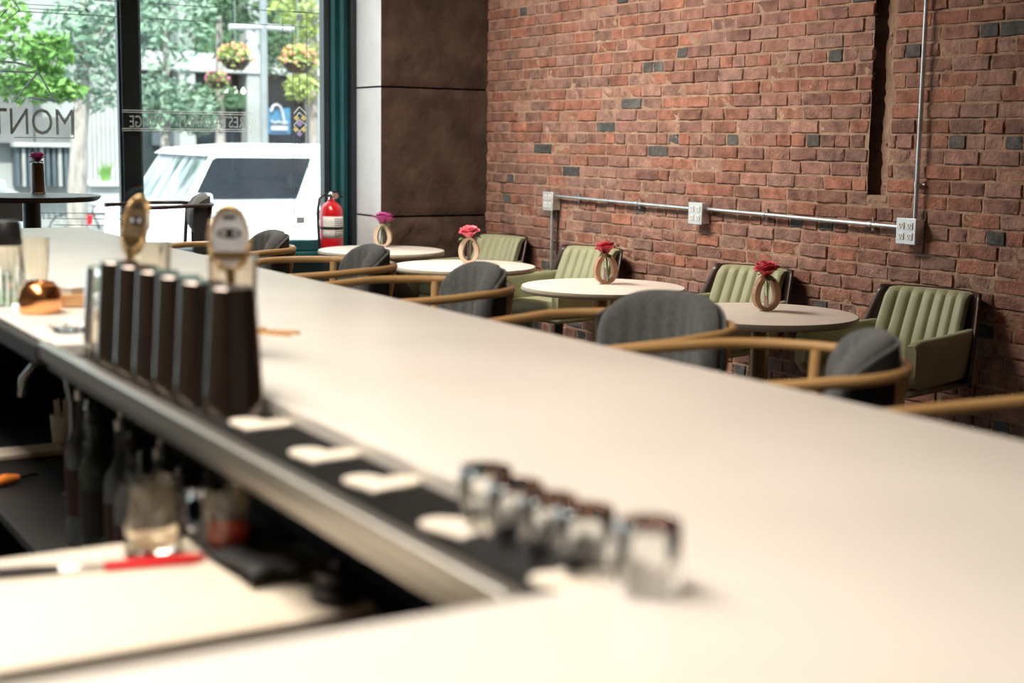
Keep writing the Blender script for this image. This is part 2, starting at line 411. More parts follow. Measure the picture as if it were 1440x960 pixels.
# window wall: dado, header and the piece left of the glass
ZS = .68
wf = MB()
wf.box(LX, 4.2, WY, WY+.1, 0, ZS-.02); wf.box(LX, WX+.3, WY, WY+.1, 3.05, CEIL); wf.box(LX, -1.6, WY, WY+.1, ZS-.02, 3.05); wf.box(4.19, WX+.3, WY+.05, WY+.12, 0, 3.05)
struct(wf.build('wall_front', 'green_paint', smooth=False))
win = bpy.data.objects.new('window_1', None); COL.objects.link(win); win.location = (2.7, WY, ZS); win['kind'] = 'structure'
W0 = Matrix.Translation((-2.7, -WY, -ZS))
def wpart(b, name, m, **k):
    o = b.build(name, m, win, **k); o.data.transform(W0); return o
j = MB()
for xa, xb, ya, mi in ((3.985, 4.03, WY-.035, 1), (4.03, 4.06, WY-.06, 0), (4.06, 4.085, WY-.04, 0), (4.085, 4.115, WY-.085, 0), (4.115, 4.15, WY-.06, 0), (4.15, 4.19, WY-.12, 1)):
    j.box(xa, xb, ya, WY+.05, ZS, 3.05, mi)
wpart(j, 'jamb', ['green_paint', 'dark_paint'], bevel=.006)
m_ = MB().box(2.615, 2.735, WY+.008, WY+.14, ZS+.07, 3.05).box(2.60, 2.75, WY+.03, WY+.06, ZS+.07, 3.05)
wpart(m_, 'mullion', 'dark_paint', bevel=.006)
wpart(MB().box(-1.6, 4.19, WY-.05, WY+.05, ZS, ZS+.075).box(-1.6, 4.19, WY-.14, WY-.02, ZS-.03, ZS), 'sill', 'green_paint', bevel=.008)
wpart(MB().box(-1.6, 4.19, WY-.05, WY+.05, 2.98, 3.05), 'head_rail', 'dark_paint', bevel=.006)
wpart(MB().box(-1.6, 2.6745, WY-.004, WY+.004, ZS+.075, 2.98), 'pane', 'pane', smooth=False)
wpart(MB().box(2.6755, 3.985, WY-.004, WY+.004, ZS+.075, 2.98), 'pane', 'pane', smooth=False)
GY = WY-.009
def G(x, y): p = at_y(x, y, GY); return (p.x, p.z)
def gl(b, x0, y0, x1, y1, w=.005, mi=0):
    a, c = G(x0, y0), G(x1, y1)
    b.tube([(a[0], GY, a[1]), (c[0], GY, c[1])], w/2, 6, mi=mi)
ld = MB()
gl(ld, 205, 4.5, 450, 19); gl(ld, 205, 25.5, 412, 37)                # top leading, right pane
for xx, ya, yb in ((411, 32, 340), (431, 38, 285), (421, 110, 146), (421, 195, 224), (397, 24, 70)): gl(ld, xx, ya, xx+(yb-ya)*.012, yb)
for q in ((412, 16, 431, 17), (431, 17, 431, 38), (431, 38, 412, 37), (400, 285, 432, 285), (400, 285, 400, 319), (413, 303, 433, 303), (433, 285, 433, 319), (413, 285, 413, 319),
          (204, 299, 400, 299), (204, 319, 452, 319), (433, 299, 452, 299)): gl(ld, *q, w=.004)
gl(ld, 133, 0, 173, 2.4); gl(ld, 25, 15.8, 173, 24); gl(ld, 20, 5, 95, 9, .004); gl(ld, 40, 12, 122, 16, .004); gl(ld, 120, 12, 125, 17, .012)
gl(ld, 0, 299, 173, 300, .004); gl(ld, 60, 307, 173, 308, .004); gl(ld, 75, 316, 173, 317, .004)
gl(ld, 18, 0, 28, 14, .006); gl(ld, 28, 14, 10, 28, .006); gl(ld, 0, 24, 12, 12, .006)
wpart(ld, 'leading', 'lead')
et = MB()
for (x0, x1, y0, y1) in ((417, 426, 21, 29), (417, 428, 305, 314)):
    a = G(x0, y1); c = G(x1, y0); et.box(a[0], c[0], GY-.002, GY+.002, a[1], c[1])
for t, xl, xr, yt, yb in (('MONT', -14, 104, 151, 190), ('RESTAURANT', 249, 344, 162, 180), ('LOUNGE', 182, 240, 162, 180)):
    a = G(xr, yb); c = G(xl, yt)
    vs, fs = text_geo(t, a[0], c[0], a[1], c[1]); et.add([(v[0], GY+v[1], v[2]) for v in vs], fs)
for q in ((0, 86, 22, 88), (22, 88, 46, 94), (0, 100, 55, 102), (52, 103, 36, 122), (55, 103, 78, 144), (40, 137, 78, 142), (36, 122, 22, 140)): gl(et, *q, w=.012)
gl(et, 20, 193, 104, 194, .006); gl(et, 104, 150, 104, 194, .006)
wpart(et, 'lettering', 'etch', smooth=False)
eo = MB()
for q in ((172, 154.6, 353, 158.5), (172, 157.5, 350, 161.5), (172, 183.4, 353, 185), (172, 180.6, 350, 182.2), (353, 158.5, 360, 171), (360, 171, 353, 185), (350, 161.5, 356, 171), (356, 171, 350, 182.2)): gl(eo, *q, w=.004)
for q in ((413, 160, 421, 150), (421, 150, 431, 160), (414, 167, 421, 158), (421, 158, 430, 167), (413, 176, 421, 168), (421, 168, 431, 176), (413, 176, 421, 185), (421, 185, 431, 176)): gl(eo, *q, w=.006)
wpart(eo, 'etched_border', 'etch_light')
jw = MB()
def dia(b, x, y, r, mi):
    P = [G(x-r, y), G(x, y-r), G(x+r, y), G(x, y+r)]; b.prism([P[0], P[3], P[2], P[1]], GY-.003, GY+.001, 'y', mi)
for x, y, r, mi in ((417, 166, 4, 1), (427, 166, 4, 1), (421.5, 174, 4.5, 0), (416, 182, 4, 1), (427, 182, 4, 1), (421.5, 188, 4, 0)): dia(jw, x, y, r, mi)
wpart(jw, 'jewel', ['violet_glass', 'yellow_glass'], smooth=False)

# ================================================================== BAR
ZB = 1.07
bar = thing('bar_counter', 'long cream stone-topped bar counter turning across the foreground', 'bar counter', (1.1, 3., 0))
def bpart(b, name, m, **k):
    o = b.build(name, m, bar, **k); o.data.transform(Matrix.Translation((-1.1, -3., 0))); return o
poly = [(-1.3, .15), (1.527, .15), (1.527, 6.05), (.617, 6.05), (.617, 2.67), (.765, 2.67), (.765, 1.0), (-1.3, 1.0)]
bpart(MB().prism(poly, 1.035, ZB), 'countertop', 'quartz', bevel=.004)
bpart(MB().box(.606, .7648, 1.0005, 2.6695, 1.024, 1.0405), 'drip_tray', 'steel', smooth=False)
bpart(MB().box(.594, .6165, 1.003, 2.69, 1.042, 1.0725).box(.600, .6165, 1.003, 2.69, 1.036, 1.044), 'edge_rail', 'steel', bevel=.003)
bpart(MB().box(.590, .6165, 2.692, 5.9, 1.030, 1.066), 'edge_strip', 'rubber', bevel=.003)
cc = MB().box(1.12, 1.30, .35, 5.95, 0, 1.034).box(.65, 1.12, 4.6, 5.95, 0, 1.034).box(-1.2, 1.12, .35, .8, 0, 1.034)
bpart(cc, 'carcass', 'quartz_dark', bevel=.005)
shelf = MB().box(.62, 1.118, 1.95, 4.598, .60, .625)
bpart(shelf, 'shelf', 'quartz_dark', bevel=.003)

mt = MB().box(.622, .762, 1.006, 2.664, 1.0405, 1.047)
mt.box(.622, .632, 1.006, 2.664, 1.047, 1.0515)
for i in range(150):
    y = 1.012+i*.011; mt.box(.634, .758, y, y+.005, 1.047, 1.050)
tag(mt.build('bar_mat', 'rubber', smooth=False), 'long black ribbed rubber mat in the recess along the bar edge', 'bar mat')
ZM = 1.05
# heart coasters
def heart():
    P = []
    for k in range(40):
        t = 2*PI*k/40
        P.append((16*sin(t)**3/34, (13*cos(t)-5*cos(2*t)-2*cos(3*t)-cos(4*t))/34))
    return P
h0 = None
for i, (x, y, lb) in enumerate(((.713, 1.885, 'cream heart coaster on the mat beside the nearest steel shaker tin'),
                        (.713, 1.66, 'cream heart coaster on the mat, second out from the shaker tins'),
                        (.713, 1.49, 'cream heart coaster on the mat, third out from the shaker tins'),
                        (.705, 1.275, 'cream heart coaster on the mat under the first upturned glass'),
                        (.707, 1.056, 'cream heart coaster at the near end of the bar mat under the last upturned glasses'))):
    if h0 is None:
        h0 = MB().prism([(p[0]*.098, p[1]*.098) for p in heart()][::-1], 0, .003).build('heart_coaster', 'coaster', bevel=.0008); o = h0
        tag(o, lb, 'coaster', 'heart coasters on the bar mat')
    else: o = dup(h0, lb, (0, 0, 0))
    o.location = (x, y, ZM); o.rotation_euler = (0, 0, math.radians(-42+i*4))

# upturned rocks glasses
def rocks():
    b = MB()
    b.lathe([(0, .060), (.0265, .060), (.0285, .057), (.0305, .002), (.0305, 0), (.0290, 0), (.0270, .050), (.025, .0535), (0, .054)], 24, rib=.012, ribs=8, zr=(.01, .07))
    return b
gpos = [at_z(690, 744, 1.052), at_z(737, 761, 1.052), at_z(782, 783, 1.052), at_z(836, 806, 1.052), at_z(908, 829, 1.052)]
GLAB = ['upturned clear rocks glass farthest along the row, by the third bare coaster', 'upturned clear rocks glass, second from the far end of its row',
        'upturned clear rocks glass in the middle of the row of five', 'upturned clear rocks glass, second from the near end of its row', 'upturned clear rocks glass nearest the camera, standing on the pale stone']
g0 = None
for i in range(5):
    x = (.730, .730, .730, .730, .716)[i]; y = (1.272, 1.2095, 1.147, 1.0845, .966)[i]
    if g0 is None:
        g0 = rocks().build('rocks_glass', 'glass'); tag(g0, GLAB[0], 'glass', 'upturned rocks glasses on the bar mat'); o = g0
    else: o = dup(g0, GLAB[i], (0, 0, 0))
    zz = ZB+.0003 if i == 4 else ZM+.0032 if i in (0, 3) else ZM+.0002
    o.location = (x, y, zz); o.rotation_euler = (0, 0, i*.3)

# shaker tins, mouth down in a row
def tin():
    b = MB()
    b.lathe([(0, .185), (.030, .185), (.0325, .183), (.0335, .178), (.0445, .004), (.0455, .002), (.0455, 0), (.0435, 0), (.0435, .002), (.032, .176), (0, .18)], 36)
    return b
TLAB = ['upturned steel shaker tin nearest the camera, standing beside a bare heart coaster', 'upturned steel shaker tin second in the row from the heart coasters', 'upturned steel shaker tin third in the row from the heart coasters',
        'upturned steel shaker tin fourth in the row from the heart coasters', 'upturned steel shaker tin second from the far end of its row', 'upturned steel shaker tin at the far end of its row beside a tall clear glass']
t0 = None
for i, y in enumerate((1.988, 2.084, 2.180, 2.276, 2.372, 2.468)):
    if t0 is None: t0 = tin().build('shaker_tin', 'tin'); tag(t0, TLAB[0], 'shaker tin', 'row of upturned shaker tins'); o = t0
    else: o = dup(t0, TLAB[i], (0, 0, 0))
    o.location = (.706-.004*i if i else .715, y, ZM+.0005)

# ribbed tool glasses with strainers behind the tins
def ribbed(h, r0, r1, n=16, name='ribbed_glass', m='glass_warm', t=.004, rib=.045):
    b = MB(); b.lathe([(0, 0), (r0*.9, 0), (r0, .004), (r0, .015), (r1, h*.97), (r1, h), (r1-t, h), (r0-t, .02), (0, .018)], n*6, rib=rib, ribs=n, zr=(.01, h*.96), outer=5)
    return b.build(name, m)
def strainer(label, loc, rz, tilt, pm):
    """Coil strainer: local +X is the face, the handle runs down into the jar, z = 0 is the middle of the plate."""
    t = thing('cocktail_strainer', label, 'strainer', loc, rz, 'strainers standing in ribbed glasses')
    t.rotation_euler = (0, tilt, rz)
    n = 36; b = MB(); R = .031; E_ = 1.62
    b.prism([(R*cos(2*PI*k/n), R*E_*sin(2*PI*k/n)) for k in range(n)], -.001, .001, 'x')
    b.build('plate', pm, t)
    hb = MB()
    hb.prism([(.021*cos(2*PI*k/24), .010+.0085*sin(2*PI*k/24)) for k in range(24)], .0011, .0022, 'x')
    hb.prism([(-.012, .034), (.012, .034), (.009, .041), (-.009, .041)], .0011, .0022, 'x')
    hb.build('slot', 'black', t)
    d = MB()
    for hx in (-.010, .010): d.prism([(hx+.0042*cos(2*PI*k/16), .010+.004*sin(2*PI*k/16)) for k in range(16)], .0023, .0030, 'x')
    d.build('rivet', 'satin', t)
    MB().prism([(-.030, -.034), (.030, -.034), (.028, -.022), (-.028, -.022)], .0012, .004, 'x').build('cross_bar', 'brass', t)
    c = MB(); pts = []
    for k in range(330):
        a = math.radians(-80)+math.radians(340)*k/329; w = 2*PI*k/329*46
        rr = .0335+.0035*cos(w); pts.append((.0045*sin(w), rr*cos(a), rr*E_*sin(a)))
    c.tube(pts, .0018, 6); c.build('spring_coil', 'cork', t)
    MB().prism([(-.008, -.05), (.008, -.05), (.006, -.158), (-.006, -.158)][::-1], -.0014, .0014, 'x').build('handle', 'brass', t)
    return t
jA = at_z(211, 468, ZB); jB = at_z(329, 500, ZB)
ga = ribbed(.175, .036, .043); ga.location = (jA.x, jA.y, ZB); tag(ga, 'ribbed glass jar behind the dark far end of the shaker tin row', 'glass', 'ribbed tool glasses on the bar')
gb = dup(ga, 'ribbed glass jar directly behind the nearest shaker tins', (jB.x, jB.y, ZB))
strainer('coil strainer with black-eyed chrome plate facing out of the right ribbed jar', (jB.x-.004, jB.y+.004, ZB+.204), math.radians(250), math.radians(-4), 'satin')
strainer('tilted brass coil strainer seen edge-on in the left ribbed jar', (jA.x-.022, jA.y+.004, ZB+.208), math.radians(205), math.radians(-14), 'aged_brass')

# far-left bar items
pg = MB().lathe([(0, .165), (.030, .165), (.033, .16), (.043, .002), (.043, 0), (.040, 0), (.030, .15), (0, .152)], 32).build('pint_glass', 'glass_warm')
pg.location = (.695, 2.60, ZM+.0005); tag(pg, 'upturned tall clear pint glass just past the far end of the tins', 'glass')
cu = thing('copper_pot', 'small domed copper cup with a rolled rim on the left bar top', 'cup', (at_z(57, 440, ZB).x, at_z(57, 440, ZB).y, ZB))
MB().lathe([(0, 0), (.040, 0), (.043, .004), (.046, .03), (.042, .052), (.030, .064), (.026, .064), (.038, .05), (.041, .03), (.038, .006), (0, .006)], 36).build('bowl', 'copper', cu)
MB().tube([(.030*cos(a), .030*sin(a), .064) for a in [2*PI*k/28 for k in range(28)]], .003, 8, closed=True).build('rim', 'copper', cu)
pb = at_z(12, 430, ZB)
bt = thing('ribbed_bottle', 'ribbed clear bottle with a black cap at the left picture edge', 'bottle', (pb.x, pb.y, ZB))
MB().lathe([(0, 0), (.034, 0), (.036, .004), (.036, .10), (.033, .125), (.029, .135), (.026, .135), (.030, .12), (.033, .1), (.033, .008), (0, .008)], 96, rib=.045, ribs=16, zr=(.006, .11), outer=4).build('body', 'glass_warm', bt)
MB().lathe([(0, .135), (.033, .135), (.034, .14), (.031, .185), (.027, .19), (0, .19)], 28).build('cap', 'black', bt)
pr = at_z(50, 405, ZB); rg = ribbed(.125, .030, .036); rg.location = (pr.x, pr.y, ZB); tag(rg, 'empty ribbed glass tumbler behind the copper cup', 'glass')
pt = at_z(112, 428, ZB)
tr = thing('wooden_tray', 'small round-edged brown wooden tray behind the copper cup', 'tray', (pt.x, pt.y, ZB))
MB().lathe([(0, 0), (.085, 0), (.092, .005), (.095, .028), (.091, .03), (.086, .008), (0, .008)], 40, sy=.75).build('dish', 'wood', tr)
pc = thing('card_box', 'little cream card box standing in the wooden tray', 'box', (pt.x-.012, pt.y-.01, ZB+.0085), .5)
MB().box(-.03, .03, -.02, .02, 0, .03).build('body', 'cream', pc, bevel=.002)
MB().box(-.031, .031, -.021, .021, .03, .034).build('lid', 'label_white', pc, bevel=.001)
pn = at_z(100, 466, ZB)
sd = thing('glass_dish', 'low clear glass dish on the stone beside the recess', 'dish', (pn.x, pn.y, ZB))
MB().lathe([(0, 0), (.03, 0), (.042, .012), (.044, .014), (.041, .014), (.029, .004), (0, .004)], 40, rib=.02, ribs=12, zr=(.01, .02)).build('bowl', 'glass', sd)
MB().ball((.012, .004, .011), .007).ball((-.01, -.008, .011), .007).build('ice_chip', 'glass', sd)
pw = at_z(392, 470, ZB)
tg = thing('wooden_tongs', 'short tan wooden tongs lying on the bar beside the nearest tin', 'tongs', (pw.x, pw.y, ZB), math.radians(-50))
tg.scale = (.62, .9, .9)
for sgn in (-1, 1):
    MB().prism([(-.06, sgn*.004), (.055, sgn*.014), (.06, sgn*.021), (.05, sgn*.024), (-.06, sgn*.011)][::sgn], .0, .008).build('arm', 'wood', tg, bevel=.001)
MB().prism([(-.07, -.011), (-.052, -.011), (-.052, .011), (-.07, .011)], 0, .0125).build('spring_end', 'wood', tg, bevel=.002)

# ---------------- the sunk work station
ws = thing('work_surface', 'pale board worktop sunk below the bar in the near corner', 'worktop', (.1, 1.68, 0))
MB().box(-1.2, .615, -.185, .225, .862, .90).build('board', 'board', ws, bevel=.004)
MB().box(-1.15, .6, -.15, .21, 0, .8615).build('cabinet', 'quartz_dark', ws, bevel=.004)
ZW = .9003
p1 = at_z(216, 779, ZW)
hg = thing('highball_glass', 'clear tumbler with etched sides on the sunk board, beside the glass mug', 'glass', (p1.x, p1.y, ZW))
MB().lathe([(0, 0), (.036, 0), (.0385, .003), (.0395, .10), (.0395, .101), (.0365, .101), (.0355, .02), (.034, .016), (0, .015)], 40, rib=.012, ribs=14, zr=(.012, .09)).build('body', 'glass_warm', hg)
p2 = at_z(322, 773, ZW)
mg = thing('glass_mug', 'clear glass mug with red dregs and a handle to its left', 'mug', (p2.x, p2.y, ZW), math.radians(150))
MB().lathe([(0, 0), (.033, 0), (.0355, .003), (.036, .088), (.036, .089), (.033, .089), (.0325, .012), (.031, .009), (0, .008)], 36).build('body', 'glass_warm', mg)
MB().tube([(.034, 0, .075), (.05, 0, .078), (.060, 0, .065), (.061, 0, .042), (.052, 0, .025), (.035, 0, .018)], .0055, 10).build('handle', 'glass', mg)
MB().lathe([(0, .0095), (.0315, .0095), (.0322, .03), (0, .03)], 32).build('drink', 'red_liquid', mg)
ka = at_z(10, 812, ZW); kb = at_z(290, 789, ZW)
kn = thing('bar_knife', 'paring knife with a black handle and a bright red blade lying on the board', 'knife', (ka.x, ka.y, ZW), math.atan2(kb.y-ka.y, kb.x-ka.x))
kl = (kb-ka).length
MB().tube([(-.07, 0, .007), (-.02, 0, .0075), (.03, 0, .007), (.062, 0, .006)], [.0065, .0072, .0068, .0055], 12).build('handle', 'black', kn)
MB().box(.062, .118, -.0065, .0065, .001, .0085).build('bolster', 'chrome', kn, bevel=.002)
MB().prism([(.118, -.011), (kl-.02, -.0105), (kl, .003), (kl-.02, .0085), (.118, .0085)], .002, .0095).build('blade', 'red_plastic', kn, bevel=.001)
# black things in the corner by the rail
dk = at_z(560, 838, ZW); dk.x = .655; dk.y = 1.50
ca = thing('rubber_lid_stack', 'stack of low black rubber lids in the dark corner under the rail', 'lid', (.683, 1.545, ZW))
MB().lathe([(0, 0), (.03, 0), (.034, .004), (.034, .016), (.03, .02), (0, .02)], 28).build('lower_lid', 'black', ca)
MB().lathe([(0, .0202), (.026, .0202), (.029, .024), (.029, .034), (.01, .037), (.01, .047), (0, .048)], 28, xf=Matrix.Translation((.004, .003, 0))).build('upper_lid', 'black', ca)
ml = MB()
def clothy(u, v):
    x = .60+u*.12; y = 1.62+v*.30
    return (x, y, ZW+.006+.012*abs(sin(u*7+v*5))+.008*sin(v*9+1))
ml.grid(clothy, 16, 20)
tag(ml.build('bar_cloth', 'rubber', solid=.004), 'crumpled black cloth on the board edge below the rail', 'cloth')

# bottles and cups in the dark under the bar
def bottle(h, r, m, cap):
    t = thing('liquor_bottle', 'x', 'bottle', (0, 0, 0), 0, 'bottles on the dark shelf under the bar')
    MB().lathe([(0, 0), (r*.93, 0), (r, .006), (r, h*.6), (r*.85, h*.67), (r*.4, h*.76), (r*.36, h*.93), (0, h*.93)], 24).build('body', m, t)
    MB().lathe([(0, h*.93), (r*.42, h*.93), (r*.42, h*.99), (r*.2, h), (r*.2, h*1.04), (0, h*1.04)], 14).build('pourer', cap, t)
    MB().lathe([(r*1.004, h*.2), (r*1.006, h*.2), (r*1.006, h*.5), (r*1.004, h*.5)], 24).build('paper_label', 'walnut' if m == 'bottle_clear' else 'black', t)
    return t
BPOS = [(.70, 2.06, .31, 'bottle_dark', 'black'), (.70, 2.20, .29, 'bottle_clear', 'chrome'), (.71, 2.33, .31, 'bottle_dark', 'chrome'), (.70, 2.46, .30, 'bottle_clear', 'black'),
        (.72, 2.60, .31, 'bottle_clear', 'chrome'), (.71, 2.74, .30, 'bottle_dark', 'black'), (.72, 2.89, .32, 'bottle_clear', 'chrome')]
BLAB = ['dark green bottle with a black pourer, nearest on the under-bar shelf', 'clear bottle with a steel pourer, second on the under-bar shelf', 'dark bottle with a steel pourer, third along the under-bar shelf',
        'clear bottle with a black pourer in the middle of the under-bar shelf', 'clear bottle with a steel pourer, third from the far end under the bar', 'dark bottle with a black pourer, second from the far end under the bar', 'tall clear bottle farthest along the shelf under the bar']
for (x, y, h, m, c), lb in zip(BPOS, BLAB):
    t = bottle(h, .036, m, c); t.location = (x, y, .6255); t['label'] = lb
def cup(label, x, y, z, r, h, m):
    t = MB().lathe([(0, 0), (r*.8, 0), (r, h), (r*.94, h), (r*.75, .006), (0, .006)], 28).build('bar_cup', m); t.location = (x, y, z)
    return tag(t, label, 'cup')
cup('short steel cup in the gloom just past the red-bottomed mug', .80, 2.02, .6255, .045, .2, 'steel')
ZS2 = .6255
wl = thing('sink_unit', 'dark stainless sink unit below the bar rail at the left', 'sink', (.0, 2.9, 0))
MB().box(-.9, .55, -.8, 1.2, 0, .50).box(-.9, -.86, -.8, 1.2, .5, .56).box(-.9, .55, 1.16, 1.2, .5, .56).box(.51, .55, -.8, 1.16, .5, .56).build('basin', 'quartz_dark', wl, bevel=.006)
tp_ = thing('bar_tap', 'chrome swan-neck tap in the dark under the far part of the bar rail', 'tap', (.80, 3.30, ZS2))
MB().lathe([(0, 0), (.03, 0), (.03, .008), (.016, .014), (.016, .06), (0, .06)], 20).build('base', 'chrome', tp_)
MB().tube([(0, 0, .05), (0, 0, .22), (-.01, .0, .275), (-.04, 0, .31), (-.08, 0, .31), (-.105, 0, .28), (-.11, 0, .24)], .010, 12).build('spout', 'chrome', tp_)
MB().tube([(.016, 0, .04), (.06, 0, .055)], .006, 8).build('lever', 'chrome', tp_)
st = at_z(92, 626, ZS2)
sc_ = thing('straw_holder', 'pale cup of cream straws standing far back in the dark under the rail', 'straw holder', (st.x, st.y, ZS2))
MB().lathe([(0, 0), (.032, 0), (.038, .085), (.035, .085), (.029, .005), (0, .005)], 26).build('cup', 'cream', sc_)
for k in range(7):
    a = k*2*PI/7; q = .016 if k else 0
    MB().tube([(q*cos(a), q*sin(a), .01), (q*1.5*cos(a+.2), q*1.5*sin(a+.2), .125)], .004, 8).build('straw', 'cream', sc_)
cq = at_z(34, 640, ZS2)
cb = thing('chopping_board', 'narrow pale wooden chopping board lying far back under the rail', 'board', (cq.x-.04, cq.y, ZS2), .02)
MB().box(-.12, .14, -.05, .05, 0, .016).build('plank', 'board', cb, bevel=.004)
MB().tube([(.14, 0, .008), (.19, 0, .008)], .009, 10).build('handle', 'wood', cb)
oq = at_z(16, 681, ZS2)
oz = thing('citrus_peeler', 'orange handled peeler lying in front of the narrow board under the rail', 'peeler', (max(oq.x, .69), oq.y, ZS2), .5)
MB().tube([(-.05, 0, .012), (-.02, 0, .015), (.02, 0, .012)], [.01, .014, .009], 12).build('handle', 'orange', oz)
MB().box(.02, .075, -.008, .008, .008, .013).build('blade', 'chrome', oz, bevel=.002)

# ================================================================== STOOLS
def make_stool(hoop='hoop_wood', fab='grey_fabric', seatm='grey_fabric'):
    t = thing('bar_stool', 'x', 'stool', (0, 0, 0), 0, 'grey bar stools with bent wood hoop arms')
    MB().lathe([(0, .685), (.17, .685), (.20, .70), (.21, .725), (.205, .755), (.18, .772), (.10, .778), (0, .778)], 40).build('seat', seatm, t)
    b = MB(); na, nc = 40, 16; A = math.radians(57)
    vs = []
    for i in range(na+1):
        u = -1+2*i/na; a = PI + u*A
        e = max(0., 1-abs(u)**6)**.5
        zt = 1.090-.055*abs(u)**3; zb = .83+.02*u*u
        zm, hh = (zt+zb)/2+.02*(1-e), (zt-zb)/2*(.25+.75*e)
        rip = .006*abs(sin(u*A*13))
        for k in range(nc):
            th = 2*PI*k/nc; c, s = cos(th), sin(th)
            pw = lambda q, ex: math.copysign(abs(q)**ex, q)
            dr = pw(c, .6)*.034*(.35+.65*e); dz = pw(s, .45)*hh
            if c < 0: dr += rip*abs(c)
            lean = (zm+dz-.8)*.06
            r = .199+dr+lean*.5
            vs.append((r*cos(a), r*sin(a), zm+dz))
    fs = [(i*nc+k, i*nc+(k+1) % nc, (i+1)*nc+(k+1) % nc, (i+1)*nc+k) for i in range(na) for k in range(nc)]
    fs += [tuple(range(nc-1, -1, -1)), tuple(range(na*nc, na*nc+nc))]
    b.add(vs, fs); b.build('backrest', fab, t, angle=60)
    # lower shell that carries the back cushion down to the seat
    sh = MB()
    def shell(u, v):
        a = PI+(-1+2*u)*math.radians(55); r = .237+.004*v; return (r*cos(a), r*sin(a), .70+v*(.366-.055*abs(2*u-1)**3))
    sh.grid(shell, 32, 8); sh.build('back_shell', 'shell_cloth', t, solid=.012)
    pp_ = MB(); pp_.tube([((.243)*cos(PI+q), .243*sin(PI+q), 1.070-.055*abs(q/math.radians(55))**3) for q in [math.radians(-55+110*k/28) for k in range(29)]], .0045, 8); pp_.build('piping', fab, t)
    h = MB(); R = .262
    pts = [(.32, R*.88, 1.012), (.20, R*.95, 1.014), (.10, R*.99, 1.016)] + [(R*cos(a), R*sin(a), 1.02) for a in [PI/2+PI*k/28 for k in range(29)]] + [(.10, -R*.99, 1.016), (.20, -R*.95, 1.014), (.32, -R*.88, 1.012)]
    h.tube(pts, .0118, 12).build('arm_hoop', hoop, t)
    for a in (138, 180, 222):
        ar = math.radians(a); MB().tube([(.205*cos(ar), .205*sin(ar), .70), (.259*cos(ar), .259*sin(ar), 1.012)], .012, 10).build('arm_post', hoop, t)
    for a in (45, 135, 225, 315):
        ar = math.radians(a); MB().tube([(.15*cos(ar), .15*sin(ar), .69), (.235*cos(ar), .235*sin(ar), 0)], [.017, .012], 10).build('leg', hoop, t)
    MB().tube([(.205*cos(a), .205*sin(a), .25) for a in [2*PI*k/32 for k in range(32)]], .008, 8, closed=True).build('footrest', 'bronze', t)
    return t
st0 = make_stool()
SLAB = [(1.90, 5.36, 198, 'grey bar stool at the far end of the bar, under the window corner'),
        (1.93, 4.53, 192, 'grey bar stool in front of the round table nearest the window'),
        (1.925, 3.74, 192, 'grey bar stool in front of the table holding the paler pink rose'),
        (1.955, 2.77, 192, 'grey bar stool turned to show the ribbed inside of its back'),
        (1.905, 2.175, 166, 'grey bar stool in front of the table with the coral rose, back seen side-on'),
        (1.95, 1.38, 166, 'bar stool at the right picture edge showing only a wooden arm')]
for i, (x, y, r, lb) in enumerate(SLAB):
    if i == 0: o = st0; o['label'] = lb; o.location = (x, y, 0); o.rotation_euler = (0, 0, math.radians(r))
    else: o = dup(st0, lb, (x, y, 0), math.radians(r))
    # the padded back swivels inside its hoop
    for nm in ('backrest', 'back_shell', 'piping'):
        for c in kids(o, nm): c.rotation_euler = (0, 0, math.radians((-26, -24, -21, 2, -29, 0)[i]))
st1 = make_stool('walnut', 'grey_fabric', 'blue_cushion')
for nm in ('backrest', 'back_shell', 'piping'):
    for c in kids(st1, nm): c.rotation_euler = (0, 0, math.radians(-22))
st1['label'] = 'dark framed stool with a blue seat alone against the window'; st1['group'] = 'window seats'
st1.location = (2.74, 8.72, .012); st1.rotation_euler = (0, 0, math.radians(186))
MB().lathe([(0, -.012), (.3, -.012), (.3, 0), (0, 0)], 32).build('foot_plate', 'walnut', st1)

# ================================================================== TABLES
def make_table(n):
    t = thing('round_table', 'x', 'table', (0, 0, 0), 0, 'round stone-topped tables along the brick wall')
    MB().lathe([(0, .722), (.392, .722), (.400, .728), (.402, .738), (.398, .748), (.392, .75), (0, .75)], 72).build('tabletop', 'table_top', t, angle=30)
    MB().lathe([(.3985, .7215), (.4028, .7275), (.4035, .738), (.3995, .7485), (.3975, .7485), (.3975, .7215)], 72).build('edge_band', 'table_edge', t)
    MB().lathe([(0, .03), (.045, .03), (.04, .05), (.04, .70), (0, .70)], 32).build('pedestal', 'bronze', t)
    MB().lathe([(0, 0), (.26, 0), (.26, .01), (.10, .022), (.05, .032), (0, .032)], 48).build('base', 'bronze', t)
    for k in range(4):
        a = PI/4+k*PI/2+.5; MB().tube([(.03*cos(a), .03*sin(a), .690), (.16*cos(a), .16*sin(a), .705), (.22*cos(a), .22*sin(a), .7155)], .006, 8).build('support_arm', 'chrome', t)
    return t
TAB = [(3.975, 8.29, 'round table nearest the window, below the fire extinguisher'), (3.912, 7.085, 'round table holding the paler pink rose, second from the window'),
       (3.985, 5.81, 'round table holding the dark red rose, third from the window'), (3.955, 4.60, 'round table nearest the camera, holding the coral red rose')]
tb0 = make_table(0)
for i, (x, y, lb) in enumerate(TAB):
    if i == 0: tb0.location = (x, y, 0); tb0['label'] = lb
    else: dup(tb0, lb, (x, y, 0), .3*i)

